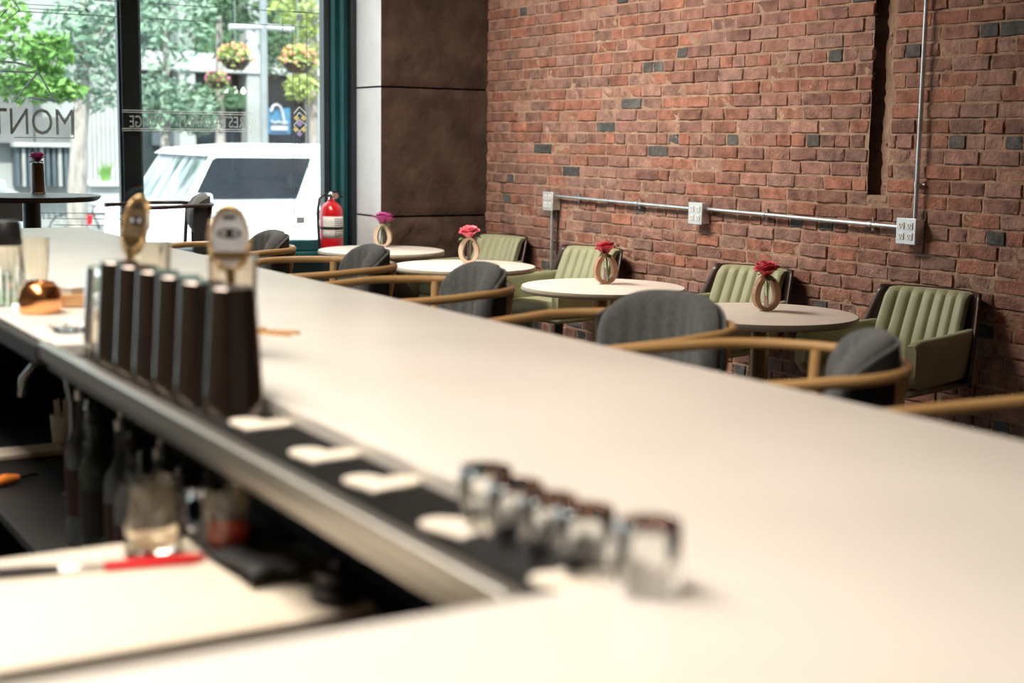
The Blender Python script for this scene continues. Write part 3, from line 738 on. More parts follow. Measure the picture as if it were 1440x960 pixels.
# vases: a wooden egg-shaped hoop around a glass tube
def make_vase(m):
    t = thing('bud_vase', 'x', 'vase', (0, 0, 0), 0, 'wooden ring bud vases on the round tables')
    n = 44; b = MB(); vs = []
    def prof(th, k):
        c, s = cos(th), sin(th)
        w = .058*(1-.12*s) if not k else .0325*(1-.26*s); h = .076-(.0155 if k else 0)
        z = .076+h*s
        return (w*c, max(z, .0 if not k else .0145))
    for y in (-.022, .022):
        for k in (0, 1):
            for i in range(n): p = prof(2*PI*i/n, k); vs.append((p[0], y, p[1]))
    A, B_, C_, D = 0, n, 2*n, 3*n; fs = []
    for i in range(n):
        q = (i+1) % n
        fs += [(A+i, A+q, B_+q, B_+i), (D+i, D+q, C_+q, C_+i), (C_+i, C_+q, A+q, A+i), (B_+i, B_+q, D+q, D+i)]
    b.add(vs, fs); b.build('ring', m, t, bevel=.0015, angle=50)
    MB().lathe([(0, .0148), (.0095, .0148), (.0105, .017), (.0105, .122), (.0115, .1225), (.0098, .1225), (.0090, .122), (.0090, .0185), (0, .018)], 20).build('glass_tube', 'glass', t)
    return t
def make_rose(m):
    t = thing('rose', 'x', 'flower', (0, 0, 0), 0, 'single roses in the vases')
    b = MB(); rnd = random.Random(sum(map(ord, m)) % 97)
    for ring, (cnt, rad, hh, open_) in enumerate(((3, .010, .046, .10), (4, .017, .048, .25), (5, .024, .045, .45), (7, .030, .036, .75))):
        for k in range(cnt):
            a0 = 2*PI*k/cnt+ring*.7+rnd.uniform(-.15, .15); sp = 2*PI/cnt*1.25; w = rnd.uniform(.9, 1.1)
            def fn(u, v):
                a = a0+(u-.5)*sp*(.45+.55*v**.6)
                r = .004+rad*w*(v**(.85-.3*open_)) * (1 + .10*(v > .85)*open_*3)
                z = .002+hh*(v**(1.25-.35*open_))*(1-.16*(2*u-1)**2*v)-.010*open_*v**5
                return (r*cos(a), r*sin(a), z)
            b.grid(fn, 7, 7)
    b.build('bloom', m, t, solid=.0011, angle=80)
    MB().tube([(0, 0, -.095), (.001, .0005, -.05), (0, 0, .004)], .0022, 8).build('stem', 'stem', t)
    lg = MB()
    for a0 in (.9, 3.6):
        def fl(u, v):
            w = .014*sin(PI*min(1, .05+v*.95))*(2*u-1); d = .012+.034*v
            return (d*cos(a0)-w*sin(a0), d*sin(a0)+w*cos(a0), .002+.014*v-.02*v*v+abs(2*u-1)*.003)
        lg.grid(fl, 4, 7)
    lg.build('leaf', 'stem', t, solid=.0008)
    lf = MB()
    for a0, r_ in ((.4, .030), (2.4, .026), (4.4, .028)):
        def fn(u, v):
            w = .009*sin(PI*min(1, v*1.02))*(2*u-1); d = .004+r_*v
            return (d*cos(a0)-w*sin(a0), d*sin(a0)+w*cos(a0), -.004-.012*v*v+abs(2*u-1)*.002)
        lf.grid(fn, 4, 6)
    lf.build('sepal', 'stem', t, solid=.0008)
    return t
VAS = [((4.085, 8.50), 'vase_wood_pale', 'rose_purple', -38, 'pale wooden ring vase on the table nearest the window', 'purple-pink rose on the table nearest the window', 1.75),
       ((4.0, 7.19), 'vase_wood_pale', 'rose_pink', -40, 'pale wooden ring vase on the second table from the window', 'pale-edged pink rose on the second table from the window', 1.5),
       ((4.05, 5.885), 'vase_wood', 'rose_red', -16, 'brown wooden ring vase on the third table from the window', 'dark red rose on the third table from the window', 1.4),
       ((4.030, 4.655), 'vase_wood', 'rose_coral', -20, 'brown wooden ring vase on the table nearest the camera', 'large coral red rose on the table nearest the camera', 1.4)]
for (x, y), wm, rm, rz, la, lb, sc in VAS:
    v = make_vase(wm); v.location = (x, y, .7502); v.rotation_euler = (0, 0, math.radians(rz)); v['label'] = la
    r = make_rose(rm); r.scale = (sc, sc, sc); r.location = (x, y, .7502+.143); r.rotation_euler = (math.radians(random.uniform(-12, 12)), math.radians(random.uniform(-12, 12)), random.uniform(0, 6)); r['label'] = lb

# high table by the window
ht = thing('high_table', 'tall dark round table standing against the window at the left', 'table', (1.84, 8.38, 0))
MB().lathe([(0, 1.078), (.35, 1.078), (.37, 1.09), (.38, 1.108), (0, 1.11)], 64).build('tabletop', 'walnut', ht)
MB().lathe([(0, .02), (.055, .02), (.05, .05), (.05, 1.078), (0, 1.078)], 24).build('pedestal', 'dark_paint', ht)
MB().lathe([(0, 0), (.28, 0), (.28, .012), (.06, .03), (0, .03)], 40).build('base', 'dark_paint', ht)
av = MB().lathe([(0, 0), (.038, 0), (.041, .004), (.040, .03), (.038, .16), (.035, .175), (.032, .175), (.035, .16), (.037, .03), (.036, .008), (0, .008)], 64, rib=.02, ribs=16, zr=(.01, .165)).build('amber_vase', 'amber')
av.location = (1.92, 8.56, 1.1102); tag(av, 'ribbed amber glass vase on the tall table by the window', 'vase')
rr = make_rose('rose_plum'); rr.location = (1.92, 8.56, 1.1102+.178); rr['label'] = 'dark plum rose in the amber vase by the window'; rr.scale = (1.25, 1.25, 1.25)

# ================================================================== GREEN ARMCHAIRS
def make_chair():
    t = thing('armchair', 'x', 'chair', (0, 0, 0), 0, 'green leather armchairs against the brick wall')
    MB().box(-.20, .27, -.232, .232, .445, .525).build('seat', 'green_leather', t, bevel=.035, seg=4)
    MB().box(-.21, .25, -.24, .24, .415, .444).build('seat_pan', 'green_leather', t, bevel=.015)
    for s in (-1, 1):
        b = MB(); na = 14
        def fn(u, v):
            # u along the arm front to back, v around a rounded section
            x = .31-u*.54; top = .662+.008*u*u; bot = .455+.01*u
            if u < .12: q = (u/.12); bot += .05*(1-q)**2; top -= .018*(1-q)**2
            th = 2*PI*v; c, s2 = cos(th), sin(th)
            pw = lambda q_, ex: math.copysign(abs(q_)**ex, q_)
            yc = s*(.268-.03*u*u); return (x, yc+pw(c, .5)*.026, (top+bot)/2+pw(s2, .35)*(top-bot)/2)
        b.grid(fn, na, 20)
        b.f.append(tuple(j*(na+1) for j in range(20))); b.mi.append(0)
        b.f.append(tuple(j*(na+1)+na for j in range(20))); b.mi.append(0)
        b.build('armrest', 'green_leather', t, angle=60)
    b = MB(); N = 42
    def back(u, v):
        w = .212-.014*v; y = (2*u-1)*w
        ch = abs(sin(PI*7*u))**.5; z = .50+v*.32
        x = -.165-.12*v**1.2+.035*(2*u-1)**2+.016*ch**.6
        if v > .93: x -= .018*((v-.93)/.07)**2; 
        z -= .008*max(0, abs(2*u-1)-.9)/.1*(1 if v > .9 else 0)
        return (x, y, z)
    def rear(u, v):
        p = back(u, v); return (p[0]-.038-.016*abs(sin(PI*7*u))**.6, p[1], p[2])
    b.grid(back, N, 14); o1 = len(b.v)
    b.grid(lambda u, v: rear(1-u, v), N, 14)
    w = N+1
    for i in range(N):
        b.f.append((14*w+i, 14*w+i+1, o1+14*w+N-i-1, o1+14*w+N-i)); b.mi.append(0)
        b.f.append((i+1, i, o1+N-i, o1+N-i-1)); b.mi.append(0)
    for jv in range(14):
        b.f.append((jv*w+N, (jv+1)*w+N, o1+(jv+1)*w, o1+jv*w)); b.mi.append(0)
        b.f.append(((jv+1)*w, jv*w, o1+jv*w+N, o1+(jv+1)*w+N)); b.mi.append(0)
    b.build('backrest', 'green_leather', t, angle=70)
    sh = MB()
    def shell(u, v):
        k = 2*u-1; w = (.305-.058*v**1.5); z = .43+v*.392
        x = -.235-.122*max(0., (z-.47)/.35)**1.2+.115*abs(k)**3*(1-.25*v)
        return (x, k*w, z)
    sh.grid(shell, 28, 12); sh.build('back_shell', 'walnut', t, solid=.014)
    MB().lathe([(0, .05), (.03, .05), (.026, .06), (.026, .40), (.09, .408), (.09, .415), (0, .415)], 24).build('pedestal', 'dark_paint', t)
    for k in range(4):
        a = PI/4+k*PI/2; MB().tube([(.02*cos(a), .02*sin(a), .055), (.16*cos(a), .16*sin(a), .035), (.26*cos(a), .26*sin(a), .012)], [.016, .013, .011], 10).build('leg', 'dark_paint', t)
    return t
ch0 = make_chair()
CH = [(4.60, 8.24, 193, 'green armchair in the corner beside the stone pilaster, behind the second rose'), (4.58, 7.13, 193, 'green armchair below the first outlet box, half hidden by the dark red rose'),
      (4.60, 5.67, 193, 'green armchair below the middle outlet box, half hidden by the coral red rose'), (4.60, 4.47, 193, 'green armchair in full view below the right-hand outlet box')]
for i, (x, y, r, lb) in enumerate(CH):
    if i == 0: ch0.location = (x, y, 0); ch0.rotation_euler = (0, 0, math.radians(r)); ch0['label'] = lb
    else: dup(ch0, lb, (x, y, 0), math.radians(r))

# ================================================================== WALL ELECTRICS
def outlet(label, y, z):
    t = thing('outlet_box', label, 'outlet', (WX-.004, y, z), 0, 'surface outlet boxes on the brick wall')
    MB().box(-.058, 0, -.056, .056, -.056, .056).build('box', 'galv', t, bevel=.004)
    MB().box(-.063, -.0585, -.060, .060, -.060, .060).build('cover_plate', 'plate', t, bevel=.004)
    for yy in (-.026, .026):
        r = MB()
        for zz in (-.024, .024): r.box(-.0665, -.0632, yy-.017, yy+.017, zz-.016, zz+.016)
        q = r.build('receptacle', 'label_white', t, bevel=.003)
        s = MB()
        for zz in (-.024, .024):
            s.box(-.0672, -.0666, yy-.008, yy-.005, zz-.002, zz+.008); s.box(-.0672, -.0666, yy+.005, yy+.008, zz-.002, zz+.008); s.box(-.0672, -.0666, yy-.003, yy+.003, zz-.010, zz-.005)
        s.build('slot', 'black', q, smooth=False)
    return t
OUT = [(7.84, 1.068), (6.315, 1.066), (4.755, 1.062)]
for (y, z), lb in zip(OUT, ('grey metal outlet box nearest the pilaster, at the left end of the conduit', 'grey metal outlet box in the middle of the conduit run', 'grey metal outlet box at the right, below the upright conduit')):
    outlet(lb, y, z)
def conduit(name, label, pts, clips):
    t = thing(name, label, 'conduit', pts[0], 0, 'galvanized conduits on the brick wall')
    P0 = Vector(pts[0]); MB().tube([Vector(p)-P0 for p in pts], .0105, 12).build('pipe', 'galv', t)
    d = (Vector(pts[-1])-P0).normalized()
    for c in clips:
        q = P0+(Vector(pts[-1])-P0)*c-P0
        MB().tube([q-d*.012, q+d*.012], .0135, 12).build('coupling', 'galv', t)
        sd = Vector((0, 0, 1)) if abs(d.z) < .5 else Vector((0, 1, 0))
        s = MB(); s.tube([q+sd*-.030+Vector((.018, 0, 0)), q+sd*.030+Vector((.018, 0, 0))], .006, 8); s.build('strap', 'galv', t)
    return t
CXX = WX-.030
conduit('conduit', 'level galvanized conduit from the left outlet box to the middle one', [(CXX, 7.782, 1.102), (CXX, 6.375, 1.088)], (.16, .62))
conduit('conduit', 'level galvanized conduit from the middle outlet box to the right one', [(CXX, 6.256, 1.092), (CXX, 4.815, 1.076)], (.33, .86))
conduit('conduit', 'upright galvanized conduit rising from the right outlet box to the ceiling', [(CXX, 4.735, 1.120), (CXX, 4.735, CEIL-.005)], (.065,))
conduit('conduit', 'thin upright conduit dropping from the left outlet box behind the chair', [(CXX, 7.84, 1.008), (CXX, 7.84, .05)], (.6,))
cb_ = MB().tube([(WX-.012, 7.80, 1.0), (WX-.012, 7.803, .6), (WX-.012, 7.80, .02)], .006, 8).build('dark_seam', 'black'); tag(cb_, 'thin black tube standing in for a dark gap in the bricks beside the left conduit', 'seam')  # thin black tube stands in for a dark gap in the brickwork

# ================================================================== FIRE EXTINGUISHER
fe = thing('fire_extinguisher', 'red fire extinguisher with a white label hung on the green window frame', 'fire extinguisher', (3.945, 9.01, .67)); fe.scale = (1.12, 1.12, 1.12)
MB().lathe([(0, 0), (.062, 0), (.068, .006), (.07, .02), (.07, .245), (.064, .28), (.045, .305), (.022, .318), (.022, .33), (0, .33)], 36).build('cylinder', 'red_paint', fe)
lb_ = MB()
def labf(u, v): a = math.radians(200+u*130); return (.0706*cos(a), .0706*sin(a), .10+v*.13)
lb_.grid(labf, 18, 4); lb_.build('paper_label', 'label_white', fe, solid=.0006)
lt = MB()
for k in range(9):
    zz = .112+k*.0125
    a0, a1 = math.radians(262), math.radians(325-(k*37 % 18))
    lt.grid(lambda u, v: ((.0713)*cos(a0+(a1-a0)*u), .0713*sin(a0+(a1-a0)*u), zz+v*.004), 6, 1)
lt.build('print_lines', 'black', fe, solid=.0003)
MB().lathe([(.0712, .152), (.0735, .152), (.0735, .168), (.0712, .168)], 36).build('strap', 'black', fe)
MB().lathe([(0, .33), (.018, .33), (.018, .36), (.012, .372), (0, .372)], 18).build('valve', 'chrome', fe)
MB().box(-.010, .075, -.010, .010, .372, .380).tube([(0, 0, .356), (.04, 0, .362), (.078, 0, .345)], .007, 8).build('squeeze_handle', 'fire_black', fe, bevel=.002)
MB().tube([(-.015, 0, .352), (-.05, -.01, .36), (-.085, -.015, .335), (-.095, -.015, .25), (-.09, -.015, .12), (-.080, -.01, .02)], .0085, 10).build('hose', 'fire_black', fe)
MB().lathe([(0, 0), (.018, 0), (.018, .006), (0, .006)], 20, xf=Matrix.Translation((.02, -.016, .352)) @ Matrix.Rotation(PI/2, 4, 'X')).build('gauge', 'chrome', fe)
MB().box(-.03, .03, .0705, .135, .20, .26).build('bracket', 'dark_paint', fe, bevel=.002)

# ================================================================== STREET
ZG = -.52
MB().box(-30, 40, 9.42, 12.2, ZG-.1, ZG+.12).build('pavement', 'paving', smooth=False)['kind'] = 'structure'
MB().box(-60, 80, 12.2, 60, ZG-.2, ZG).build('street_ground', 'asphalt', smooth=False)['kind'] = 'structure'

def make_car(label, group=None):
    """Boxy white estate, nose towards -X, near side at y = 0, road at z = 0."""
    t = thing('car', label, 'car', (0, 0, 0), 0, group)
    Wd = 1.85
    b = MB(); side = [(1.28, .34), (1.28, 1.05), (1.31, 1.2), (1.38, 1.27), (1.55, 1.33), (1.62, 1.35), (4.55, 1.35), (4.62, 1.1), (4.62, .38), (4.5, .28), (1.36, .26)]
    b.prism([(x, z) for x, z in side][::-1], 0, Wd, 'y'); b.build('body', 'car_white', t, bevel=.05, seg=3)
    g = MB()
    c0 = [(1.58, .05, 1.33), (4.56, .05, 1.33), (4.45, .13, 1.80), (1.86, .13, 1.80)]
    c1 = [(x, Wd-y, z) for x, y, z in c0]
    g.add(c0+c1, [(0, 1, 2, 3), (7, 6, 5, 4), (0, 3, 7, 4), (1, 5, 6, 2), (3, 2, 6, 7), (0, 4, 5, 1)])
    g.build('cabin', 'car_white', t, bevel=.02, seg=3)
    MB().prism([(1.78, 1.785), (1.9, 1.85), (2.6, 1.905), (3.9, 1.90), (4.5, 1.84), (4.5, 1.785)][::-1], .11, Wd-.11, 'y').build('roof', 'car_white', t, bevel=.04, seg=3)
    def q(x, z, s): k = (z-1.33)/.47; y = .05+k*.08-.006; return (x, y if s < 0 else Wd-y, z)
    for s in (-1, 1):
        w = MB(); P = [(1.66, 1.375), (1.87, 1.745), (1.91, 1.77), (2.88, 1.77), (2.70, 1.375)]
        if s > 0: P = P[::-1]
        vs = [q(x, z, s) for x, z in P]; n = len(vs)
        off = .012*s
        w.add(vs+[(x, y+off, z) for x, y, z in vs], [tuple(range(n)), tuple(range(2*n-1, n-1, -1))]+[((i+1) % n, i, n+i, n+(i+1) % n) for i in range(n)])
        w.build('side_window', 'car_glass', t, smooth=False)
        MB().box(1.60, 1.78, -.18 if s < 0 else Wd+.02, -.02 if s < 0 else Wd+.18, 1.28, 1.44).build('mirror', 'car_white', t, bevel=.03)
        for x in (1.82, 3.95):
            MB().lathe([(0, -.11), (.30, -.11), (.35, -.09), (.35, .09), (.30, .11), (0, .11)], 36, xf=Matrix.Translation((x, .14 if s < 0 else Wd-.14, .35)) @ Matrix.Rotation(PI/2, 4, 'X')).build('wheel', 'tyre', t)
    ws_ = MB(); a0 = (1.59, 1.365); a1 = (1.845, 1.775)
    vs = [(a0[0]-.012, .09, a0[1]), (a0[0]-.012, Wd-.09, a0[1]), (a1[0]-.012, Wd-.17, a1[1]), (a1[0]-.012, .17, a1[1])]
    ws_.add(vs+[(x+.02, y, z-.01) for x, y, z in vs], [(3, 2, 1, 0), (4, 5, 6, 7), (0, 1, 5, 4), (1, 2, 6, 5), (2, 3, 7, 6), (3, 0, 4, 7)])
    ws_.build('windscreen', 'windscreen', t, smooth=False)
    vb = [(a1[0]-.03, .15, a1[1]-.07), (a1[0]-.03, Wd-.15, a1[1]-.07), (a1[0]-.005, Wd-.15, a1[1]+.0), (a1[0]-.005, .15, a1[1]+.0)]
    MB().add(vb+[(x-.006, y, z) for x, y, z in vb], [(3, 2, 1, 0), (4, 5, 6, 7), (0, 1, 5, 4), (1, 2, 6, 5), (2, 3, 7, 6), (3, 0, 4, 7)]).build('sun_strip', 'car_glass', t, smooth=False)
    MB().box(1.265, 1.33, .12, .5, .76, .94).box(1.265, 1.33, Wd-.5, Wd-.12, .76, .94).build('headlight', 'chrome', t, bevel=.015)
    return t
car = make_car('white estate car parked right outside the window')
car.location = (2.75, 13.25, ZG)
car2 = dup(car, 'second white car with only its bonnet showing at the left picture edge', (5.15, 19.5, ZG), PI)

def block(o, name, m, x0, y0, x1, y1, Y, dep, bevel=0., parent=True):
    a = at_y(x0, y1, Y); c = at_y(x1, y0, Y)
    b = MB().box(a.x, c.x, Y, Y+dep, a.z, c.z)
    r = b.build(name, m, None, smooth=False, bevel=bevel)
    if parent and o is not None:
        r.data.transform(Matrix.Translation(-Vector(o.location))); r.parent = o
    return r
YF = 31.
# right-hand shop across the street
sh = thing('shop_building', 'dark shopfront with white columns and a white beam across the street', 'building', (11.5, YF+.6, ZG))
block(sh, 'wall', 'facade_dark', 196, -260, 480, 330, YF+.6, 3.)
for x0, x1 in ((256, 270), (350, 363), (440, 462)): block(sh, 'column', 'facade_white', x0, -200, x1, 320, YF, .6, .03)
block(sh, 'beam', 'white_paint', 200, 82, 462, 98, YF-.05, .5, .02)
block(sh, 'awning', 'leaf_deep', 270, 128, 350, 150, YF+.1, .5)
block(sh, 'window_pane', 'facade_blue', 215, 186, 256, 204, YF+.45, .1)
for x0, x1 in ((272, 348), (376, 438)): block(sh, 'shop_window', 'car_glass', x0, 152, x1, 200, YF+.4, .15)
block(sh, 'upper_window', 'leaf_deep', 272, 4, 348, 78, YF+.45, .1)
block(sh, 'upper_window', 'leaf_deep', 378, 4, 438, 78, YF+.45, .1)
sg = thing('shop_sign', 'blue shop sign with a white curved stroke and writing across the street', 'sign', tuple(at_y(391, 185, YF-.6)))
sgo = block(sg, 'panel', 'sign_blue', 378, 152, 408, 188, YF-.6, .08)
SL = Vector(sg.location)
b = MB(); b.tube([at_y(x, y, YF-.64)-SL for x, y in ((381, 157), (384, 149), (389, 147), (394, 150), (397, 158), (400, 172))], .03, 8)
b.tube([at_y(x, y, YF-.64)-SL for x, y in ((381, 170), (386, 173), (392, 171), (399, 174), (405, 172))], .022, 8)
q0, q1 = at_y(381, 183, YF-.62)-SL, at_y(404, 177, YF-.62)-SL; b.box(q0.x, q1.x, q0.y-.02, q0.y, q0.z, q1.z)
b.build('stroke', 'white_paint', sg)
# pale building with slatted wall on the left
lbg = thing('pale_building', 'pale overexposed building with blue slatted shutters across the street at left', 'building', (4.8, YF+.6, ZG))
block(lbg, 'wall', 'facade_white', -160, -260, 196, 330, YF+.8, 3.)
block(lbg, 'slatted_shutter', 'facade_blue', 22, 205, 100, 262, YF+.5, .3)
for k in range(9): block(lbg, 'slat', 'facade_white' if k % 3 == 1 else 'facade_blue', 24+k*8.5, 208, 27+k*8.5, 262, YF+.3, .2)
block(lbg, 'top_rail', 'white_paint', 20, 201, 104, 206, YF+.2, .4)
block(lbg, 'window', 'facade_grey', -60, 112, 45, 200, YF+.5, .3)
block(lbg, 'window', 'facade_grey', 50, 165, 100, 200, YF+.5, .3)
block(lbg, 'cornice', 'white_paint', -60, 106, 50, 112, YF+.3, .5)
# planter box with lattice screen
pl = thing('planter_box', 'white panelled planter box with a lattice screen across the street', 'planter', tuple(at_y(148, 318, 27.5)))
block(pl, 'tub', 'white_paint', 129, 262, 172, 318, 27.5, 1., .02)
block(pl, 'rim', 'white_paint', 126, 256, 175, 263, 27.4, 1.2, .02)
PLL = Vector(pl.location); lt = MB()
for k in range(7):
    a = at_y(128+k*6.3, 256, 28.3)-PLL; c = at_y(128+k*6.3, 152, 28.3)-PLL; lt.box(a.x-.03, a.x+.03, a.y, a.y+.04, a.z, c.z)
for k in range(16):
    a = at_y(126, 250-k*6.4, 28.35)-PLL; c = at_y(168, 250-k*6.4, 28.35)-PLL; lt.box(a.x, c.x, a.y, a.y+.04, a.z-.03, a.z+.03)
lt.build('lattice_screen', 'white_paint', pl, smooth=False)

def leaves(b, c, rad, n, size, rnd, hollow=.3):
    for _ in range(n):
        while True:
            p = Vector((rnd.uniform(-1, 1), rnd.uniform(-1, 1), rnd.uniform(-1, 1)))
            if hollow < p.length < 1: break
        p = Vector((c[0]+p.x*rad[0], c[1]+p.y*rad[1], c[2]+p.z*rad[2]))
        a = Vector((rnd.gauss(0, 1), rnd.gauss(0, 1), rnd.gauss(0, .6))).normalized(); d = a.cross(Vector((rnd.gauss(0, 1), rnd.gauss(0, 1), rnd.gauss(0, 1)))).normalized()
        s = size*rnd.uniform(.6, 1.3)
        b.add([p-a*s, p+d*s*.38, p+a*s, p-d*s*.38], [(0, 1, 2, 3)])
def tree(label, base, trunk_pts, crowns, m, n, size, seed):
    rnd = random.Random(seed); t = thing('street_tree', label, 'tree', base, 0, 'street trees outside the window'); B = Vector(base)
    if trunk_pts:
        k = MB()
        for pts, r0, r1 in trunk_pts:
            mm = len(pts); k.tube([Vector(p)-B for p in pts], [r0+(r1-r0)*i/(mm-1) for i in range(mm)], 9)
        k.build('trunk', 'bark', t)
    b = MB()
    for c, rad in crowns: leaves(b, Vector(c)-B, rad, n, size, rnd)
    b.build('crown', m, t, smooth=False)
    return t
# slim pale-barked tree in front of the pale building
Yt = 22.
tp = [at_y(108, 345, Yt), at_y(109, 260, Yt), at_y(112, 190, Yt), at_y(117, 130, Yt), at_y(116, 90, Yt)]
tree('slim pale-barked street tree with thin pale foliage left of the mullion', (tp[0].x, Yt, ZG),
     [(tp, .16, .09), ([at_y(116, 92, Yt), at_y(118, 50, Yt), at_y(117, -20, Yt)], .08, .04), ([at_y(116, 86, Yt), at_y(135, 52, Yt), at_y(165, 26, Yt)], .06, .02),
      ([at_y(114, 95, Yt), at_y(98, 50, Yt), at_y(92, 10, Yt)], .05, .02)],
     [(at_y(140, 110, Yt), (.5, .7, .55)), (at_y(130, 50, Yt), (.6, .8, .5)), (at_y(95, 60, Yt), (.45, .7, .6)), (at_y(150, 20, Yt), (.7, .8, .5))], 'leaf_pale', 330, .085, 11)
Yt = 16.5
tree('leafy bright green tree at the top left of the window', (at_y(-60, 300, Yt).x, Yt, ZG),
     [([Vector((at_y(-60, 300, Yt).x, Yt, ZG)), at_y(-55, 120, Yt), at_y(-10, 40, Yt)], .12, .05)],
     [(at_y(5, 70, Yt), (.42, .6, .42)), (at_y(45, 120, Yt), (.42, .5, .22)), (at_y(85, 128, Yt), (.28, .4, .12)), (at_y(-10, 10, Yt), (.4, .5, .4)), (at_y(70, 75, Yt), (.25, .4, .25))], 'leaf_bright', 420, .065, 12)
Yt = 25.
tree('pale feathery tree right of the mullion above the car roof', (at_y(232, 300, Yt).x, Yt, ZG),
     [([Vector((at_y(232, 300, Yt).x, Yt, ZG)), at_y(232, 150, Yt), at_y(235, 40, Yt)], .11, .05)],
     [(at_y(225, 60, Yt), (.6, .8, .9)), (at_y(258, 150, Yt), (.55, .7, .45)), (at_y(228, 145, Yt), (.45, .7, .5)), (at_y(250, 25, Yt), (.7, .8, .6)), (at_y(280, 170, Yt), (.3, .5, .25))], 'leaf_pale', 420, .085, 13)
Yt = 28.
tree('deep green tree shading the upper storey of the dark shop', (at_y(310, 300, Yt).x, Yt, ZG),
     [([Vector((at_y(310, 300, Yt).x, Yt, ZG)), at_y(310, 120, Yt), at_y(308, 20, Yt)], .12, .06)],
     [(at_y(302, 30, Yt), (.7, .8, .8)), (at_y(335, 12, Yt), (.6, .8, .45)), (at_y(388, 60, Yt), (.3, .5, .8)), (at_y(300, 140, Yt), (.6, .5, .35))], 'leaf_deep', 330, .09, 14)
tree('light green tree at the top right corner of the window', (at_y(440, 300, 26).x, 26, ZG),
     [([Vector((at_y(440, 300, 26).x, 26, ZG)), at_y(442, 120, 26), at_y(440, 0, 26)], .1, .05)],
     [(at_y(415, 8, 26), (.5, .7, .4)), (at_y(436, 60, 26), (.3, .5, .6)), (at_y(425, 122, 26), (.35, .5, .3))], 'leaf_lime', 300, .08, 15)
def basket(label, x, y, Y, r, ms):
    c = at_y(x, y, Y); t = thing('hanging_basket', label, 'flower basket', tuple(c), 0, 'hanging flower baskets across the street'); rnd = random.Random(int(x))
    MB().lathe([(0, -r*.75), (r*.5, -r*.7), (r*.85, -r*.25), (r*.9, -r*.15), (0, -.15*r)], 20).build('basket', 'walnut', t)
    b = MB(); leaves(b, (0, 0, 0), (r, r, r*.8), 260, r*.22, rnd, .2); b.build('foliage', 'leaf_lime', t, smooth=False)
    f = MB()
    for _ in range(40):
        a = rnd.uniform(0, 2*PI); ph = rnd.uniform(-.3, 1.2); f.ball((r*cos(a)*cos(ph), r*sin(a)*cos(ph), r*.8*sin(ph)), r*rnd.uniform(.07, .13), 6)
    f.build('blossom', ms, t)
    MB().tube([(0, 0, 0), (0, 0, r*3.2)], r*.03, 6).build('hanger', 'pole_grey', t)
basket('hanging basket of orange flowers between the white columns', 331, 80, 24., .30, 'petal_orange')
basket('hanging basket of orange flowers at the right edge of the window', 419, 84, 24., .33, 'petal_orange')
basket('trailing pink flowers hanging over the dark shop awning', 306, 112, 26., .22, 'petal_pink')
# street lamp with side arm
lp = thing('street_lamp', 'grey street pole with a pale side arm in front of the dark shop', 'street lamp', (at_y(373, 300, 20).x, 20, ZG)); LL = Vector(lp.location)
MB().tube([(0, 0, 0), (0, 0, 6.)], .055, 14).build('pole', 'pole_grey', lp)
MB().tube([at_y(322, 38, 20)-LL, at_y(373, 38, 20)-LL, at_y(412, 41, 20)-LL], .045, 12).build('arm', 'white_paint', lp)
MB().box(-.1, .1, -.08, .08, 0, .5).build('base', 'pole_grey', lp, bevel=.02)
# festoon bulbs under the beam
for k in range(6):
    c = at_y(296+k*11.5, 127+1.2*abs(k-2.5), 29.); o = MB().ball((0, 0, 0), .045, 10).lathe([(0, .04), (.02, .04), (.02, .08), (0, .08)], 8).build('festoon_bulb', 'bulb'); o.location = c
    tag(o, 'small white festoon bulb hung in a row under the awning across the street', 'light bulb', 'festoon bulbs')
# bicycle
bk = thing('bicycle', 'bicycle with a red front bag parked beyond the white planter', 'bicycle', (at_y(140, 327, 26.5).x, 26.5, ZG)); 
RW = .27; bz = at_y(140, 327, 26.5).z-ZG
for dx in (0, -.62):
    w = MB(); w.tube([(dx+RW*cos(a), 0, RW+RW*sin(a)) for a in [2*PI*k/32 for k in range(32)]], .014, 6, closed=True)
    for k in range(8): w.tube([(dx, 0, RW), (dx+RW*cos(k*PI/4), 0, RW+RW*sin(k*PI/4))], .003, 4)
    w.build('wheel', 'tyre', bk)
fr = MB(); fr.tube([(0, 0, RW), (-.12, 0, .58)], .016, 8).tube([(-.12, 0, .55), (-.5, 0, .50)], .016, 8).tube([(-.5, 0, .56), (-.36, 0, .26)], .016, 8).tube([(-.12, 0, .52), (-.36, 0, .26)], .016, 8).tube([(-.36, 0, .26), (-.62, 0, RW)], .012, 8).tube([(-.5, 0, .5), (-.62, 0, RW)], .012, 8)
fr.tube([(-.12, 0, .58), (-.10, 0, .68)], .013, 8).tube([(-.10, -.2, .69), (-.10, .2, .69)], .011, 8)
fr.build('frame', 'fire_black', bk)
MB().box(-.58, -.42, -.05, .05, .57, .61).build('saddle', 'tyre', bk, bevel=.02)
MB().lathe([(0, 0), (.08, 0), (.10, .16), (0, .17)], 14, xf=Matrix.Translation((-.24, -.10, .36))).build('bag', 'red_plastic', bk)
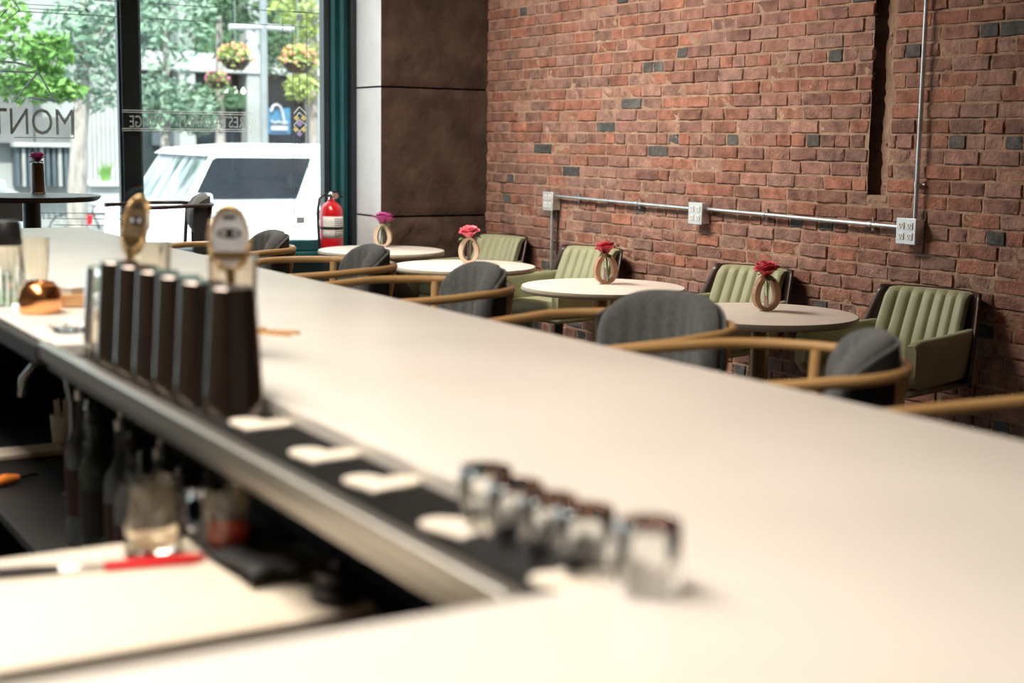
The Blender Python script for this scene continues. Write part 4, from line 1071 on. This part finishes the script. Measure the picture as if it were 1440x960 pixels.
# grass-like plant in the planter
gp = at_y(148, 255, 27.9); pp = thing('potted_grass', 'spiky green plant growing out of the white planter', 'plant', tuple(gp)); rnd = random.Random(4); b = MB()
for k in range(26):
    a = rnd.uniform(0, 2*PI); r = rnd.uniform(.05, .2); h = rnd.uniform(.2, .42)
    b.tube([(0.05*cos(a), .05*sin(a), 0), (r*.6*cos(a), r*.6*sin(a), h*.6), (r*cos(a), r*sin(a), h)], [.02, .016, .004], 5)
b.build('blades', 'leaf_bright', pp)
# grey notice stuck low on the left pane
nt_ = MB(); a = at_y(-8, 312, WY-.02); c = at_y(32, 280, WY-.02); nt_.box(a.x, c.x, WY-.014, WY-.006, a.z, c.z)
tag(nt_.build('window_notice', 'facade_grey', smooth=False), 'grey notice stuck low on the left window pane', 'notice')

# ================================================================== LIGHT
w = bpy.data.worlds.new('sky'); SC.world = w; w.use_nodes = True
bg = w.node_tree.nodes['Background']; bg.inputs['Color'].default_value = (.78, .91, 1, 1); bg.inputs['Strength'].default_value = 3.0
sun_d = bpy.data.lights.new('sun', 'SUN'); sun_d.energy = 12.0; sun_d.angle = .03; sun_d.color = (1, .96, .9)
sun = bpy.data.objects.new('sun', sun_d); COL.objects.link(sun); sun.rotation_euler = (math.radians(38), 0, math.radians(-25))
def area(name, loc, rot, sx, sy, e, col):
    d = bpy.data.lights.new(name, 'AREA'); d.shape = 'RECTANGLE'; d.size = sx; d.size_y = sy; d.energy = e; d.color = col
    o = bpy.data.objects.new(name, d); COL.objects.link(o); o.location = loc; o.rotation_euler = rot; return o
area('ceiling_light_bar', (-.2, 2.7, CEIL-.05), (0, 0, 0), 1., 4.6, 130, (1, .90, .80))
area('ceiling_light_tables', (2.8, 6.9, CEIL-.08), (0, math.radians(-27), 0), .8, 2.4, 135, (1, .89, .77))
for l_ in ('ceiling_light_bar', 'ceiling_light_tables'): bpy.data.lights[l_].spread = math.radians(125)
pt_ = area('window_portal', (1.2, WY+.08, 1.9), (math.radians(-90), 0, 0), 5.6, 2.4, 1, (1, 1, 1)); pt_.data.cycles.is_portal = True

vs_ = SC.view_settings; SC.display_settings.display_device = 'sRGB'
vs_.view_transform = 'Standard'; vs_.look = 'None'; vs_.exposure = .08; vs_.gamma = 1; vs_.use_curve_mapping = False
SC.cycles.caustics_reflective = False
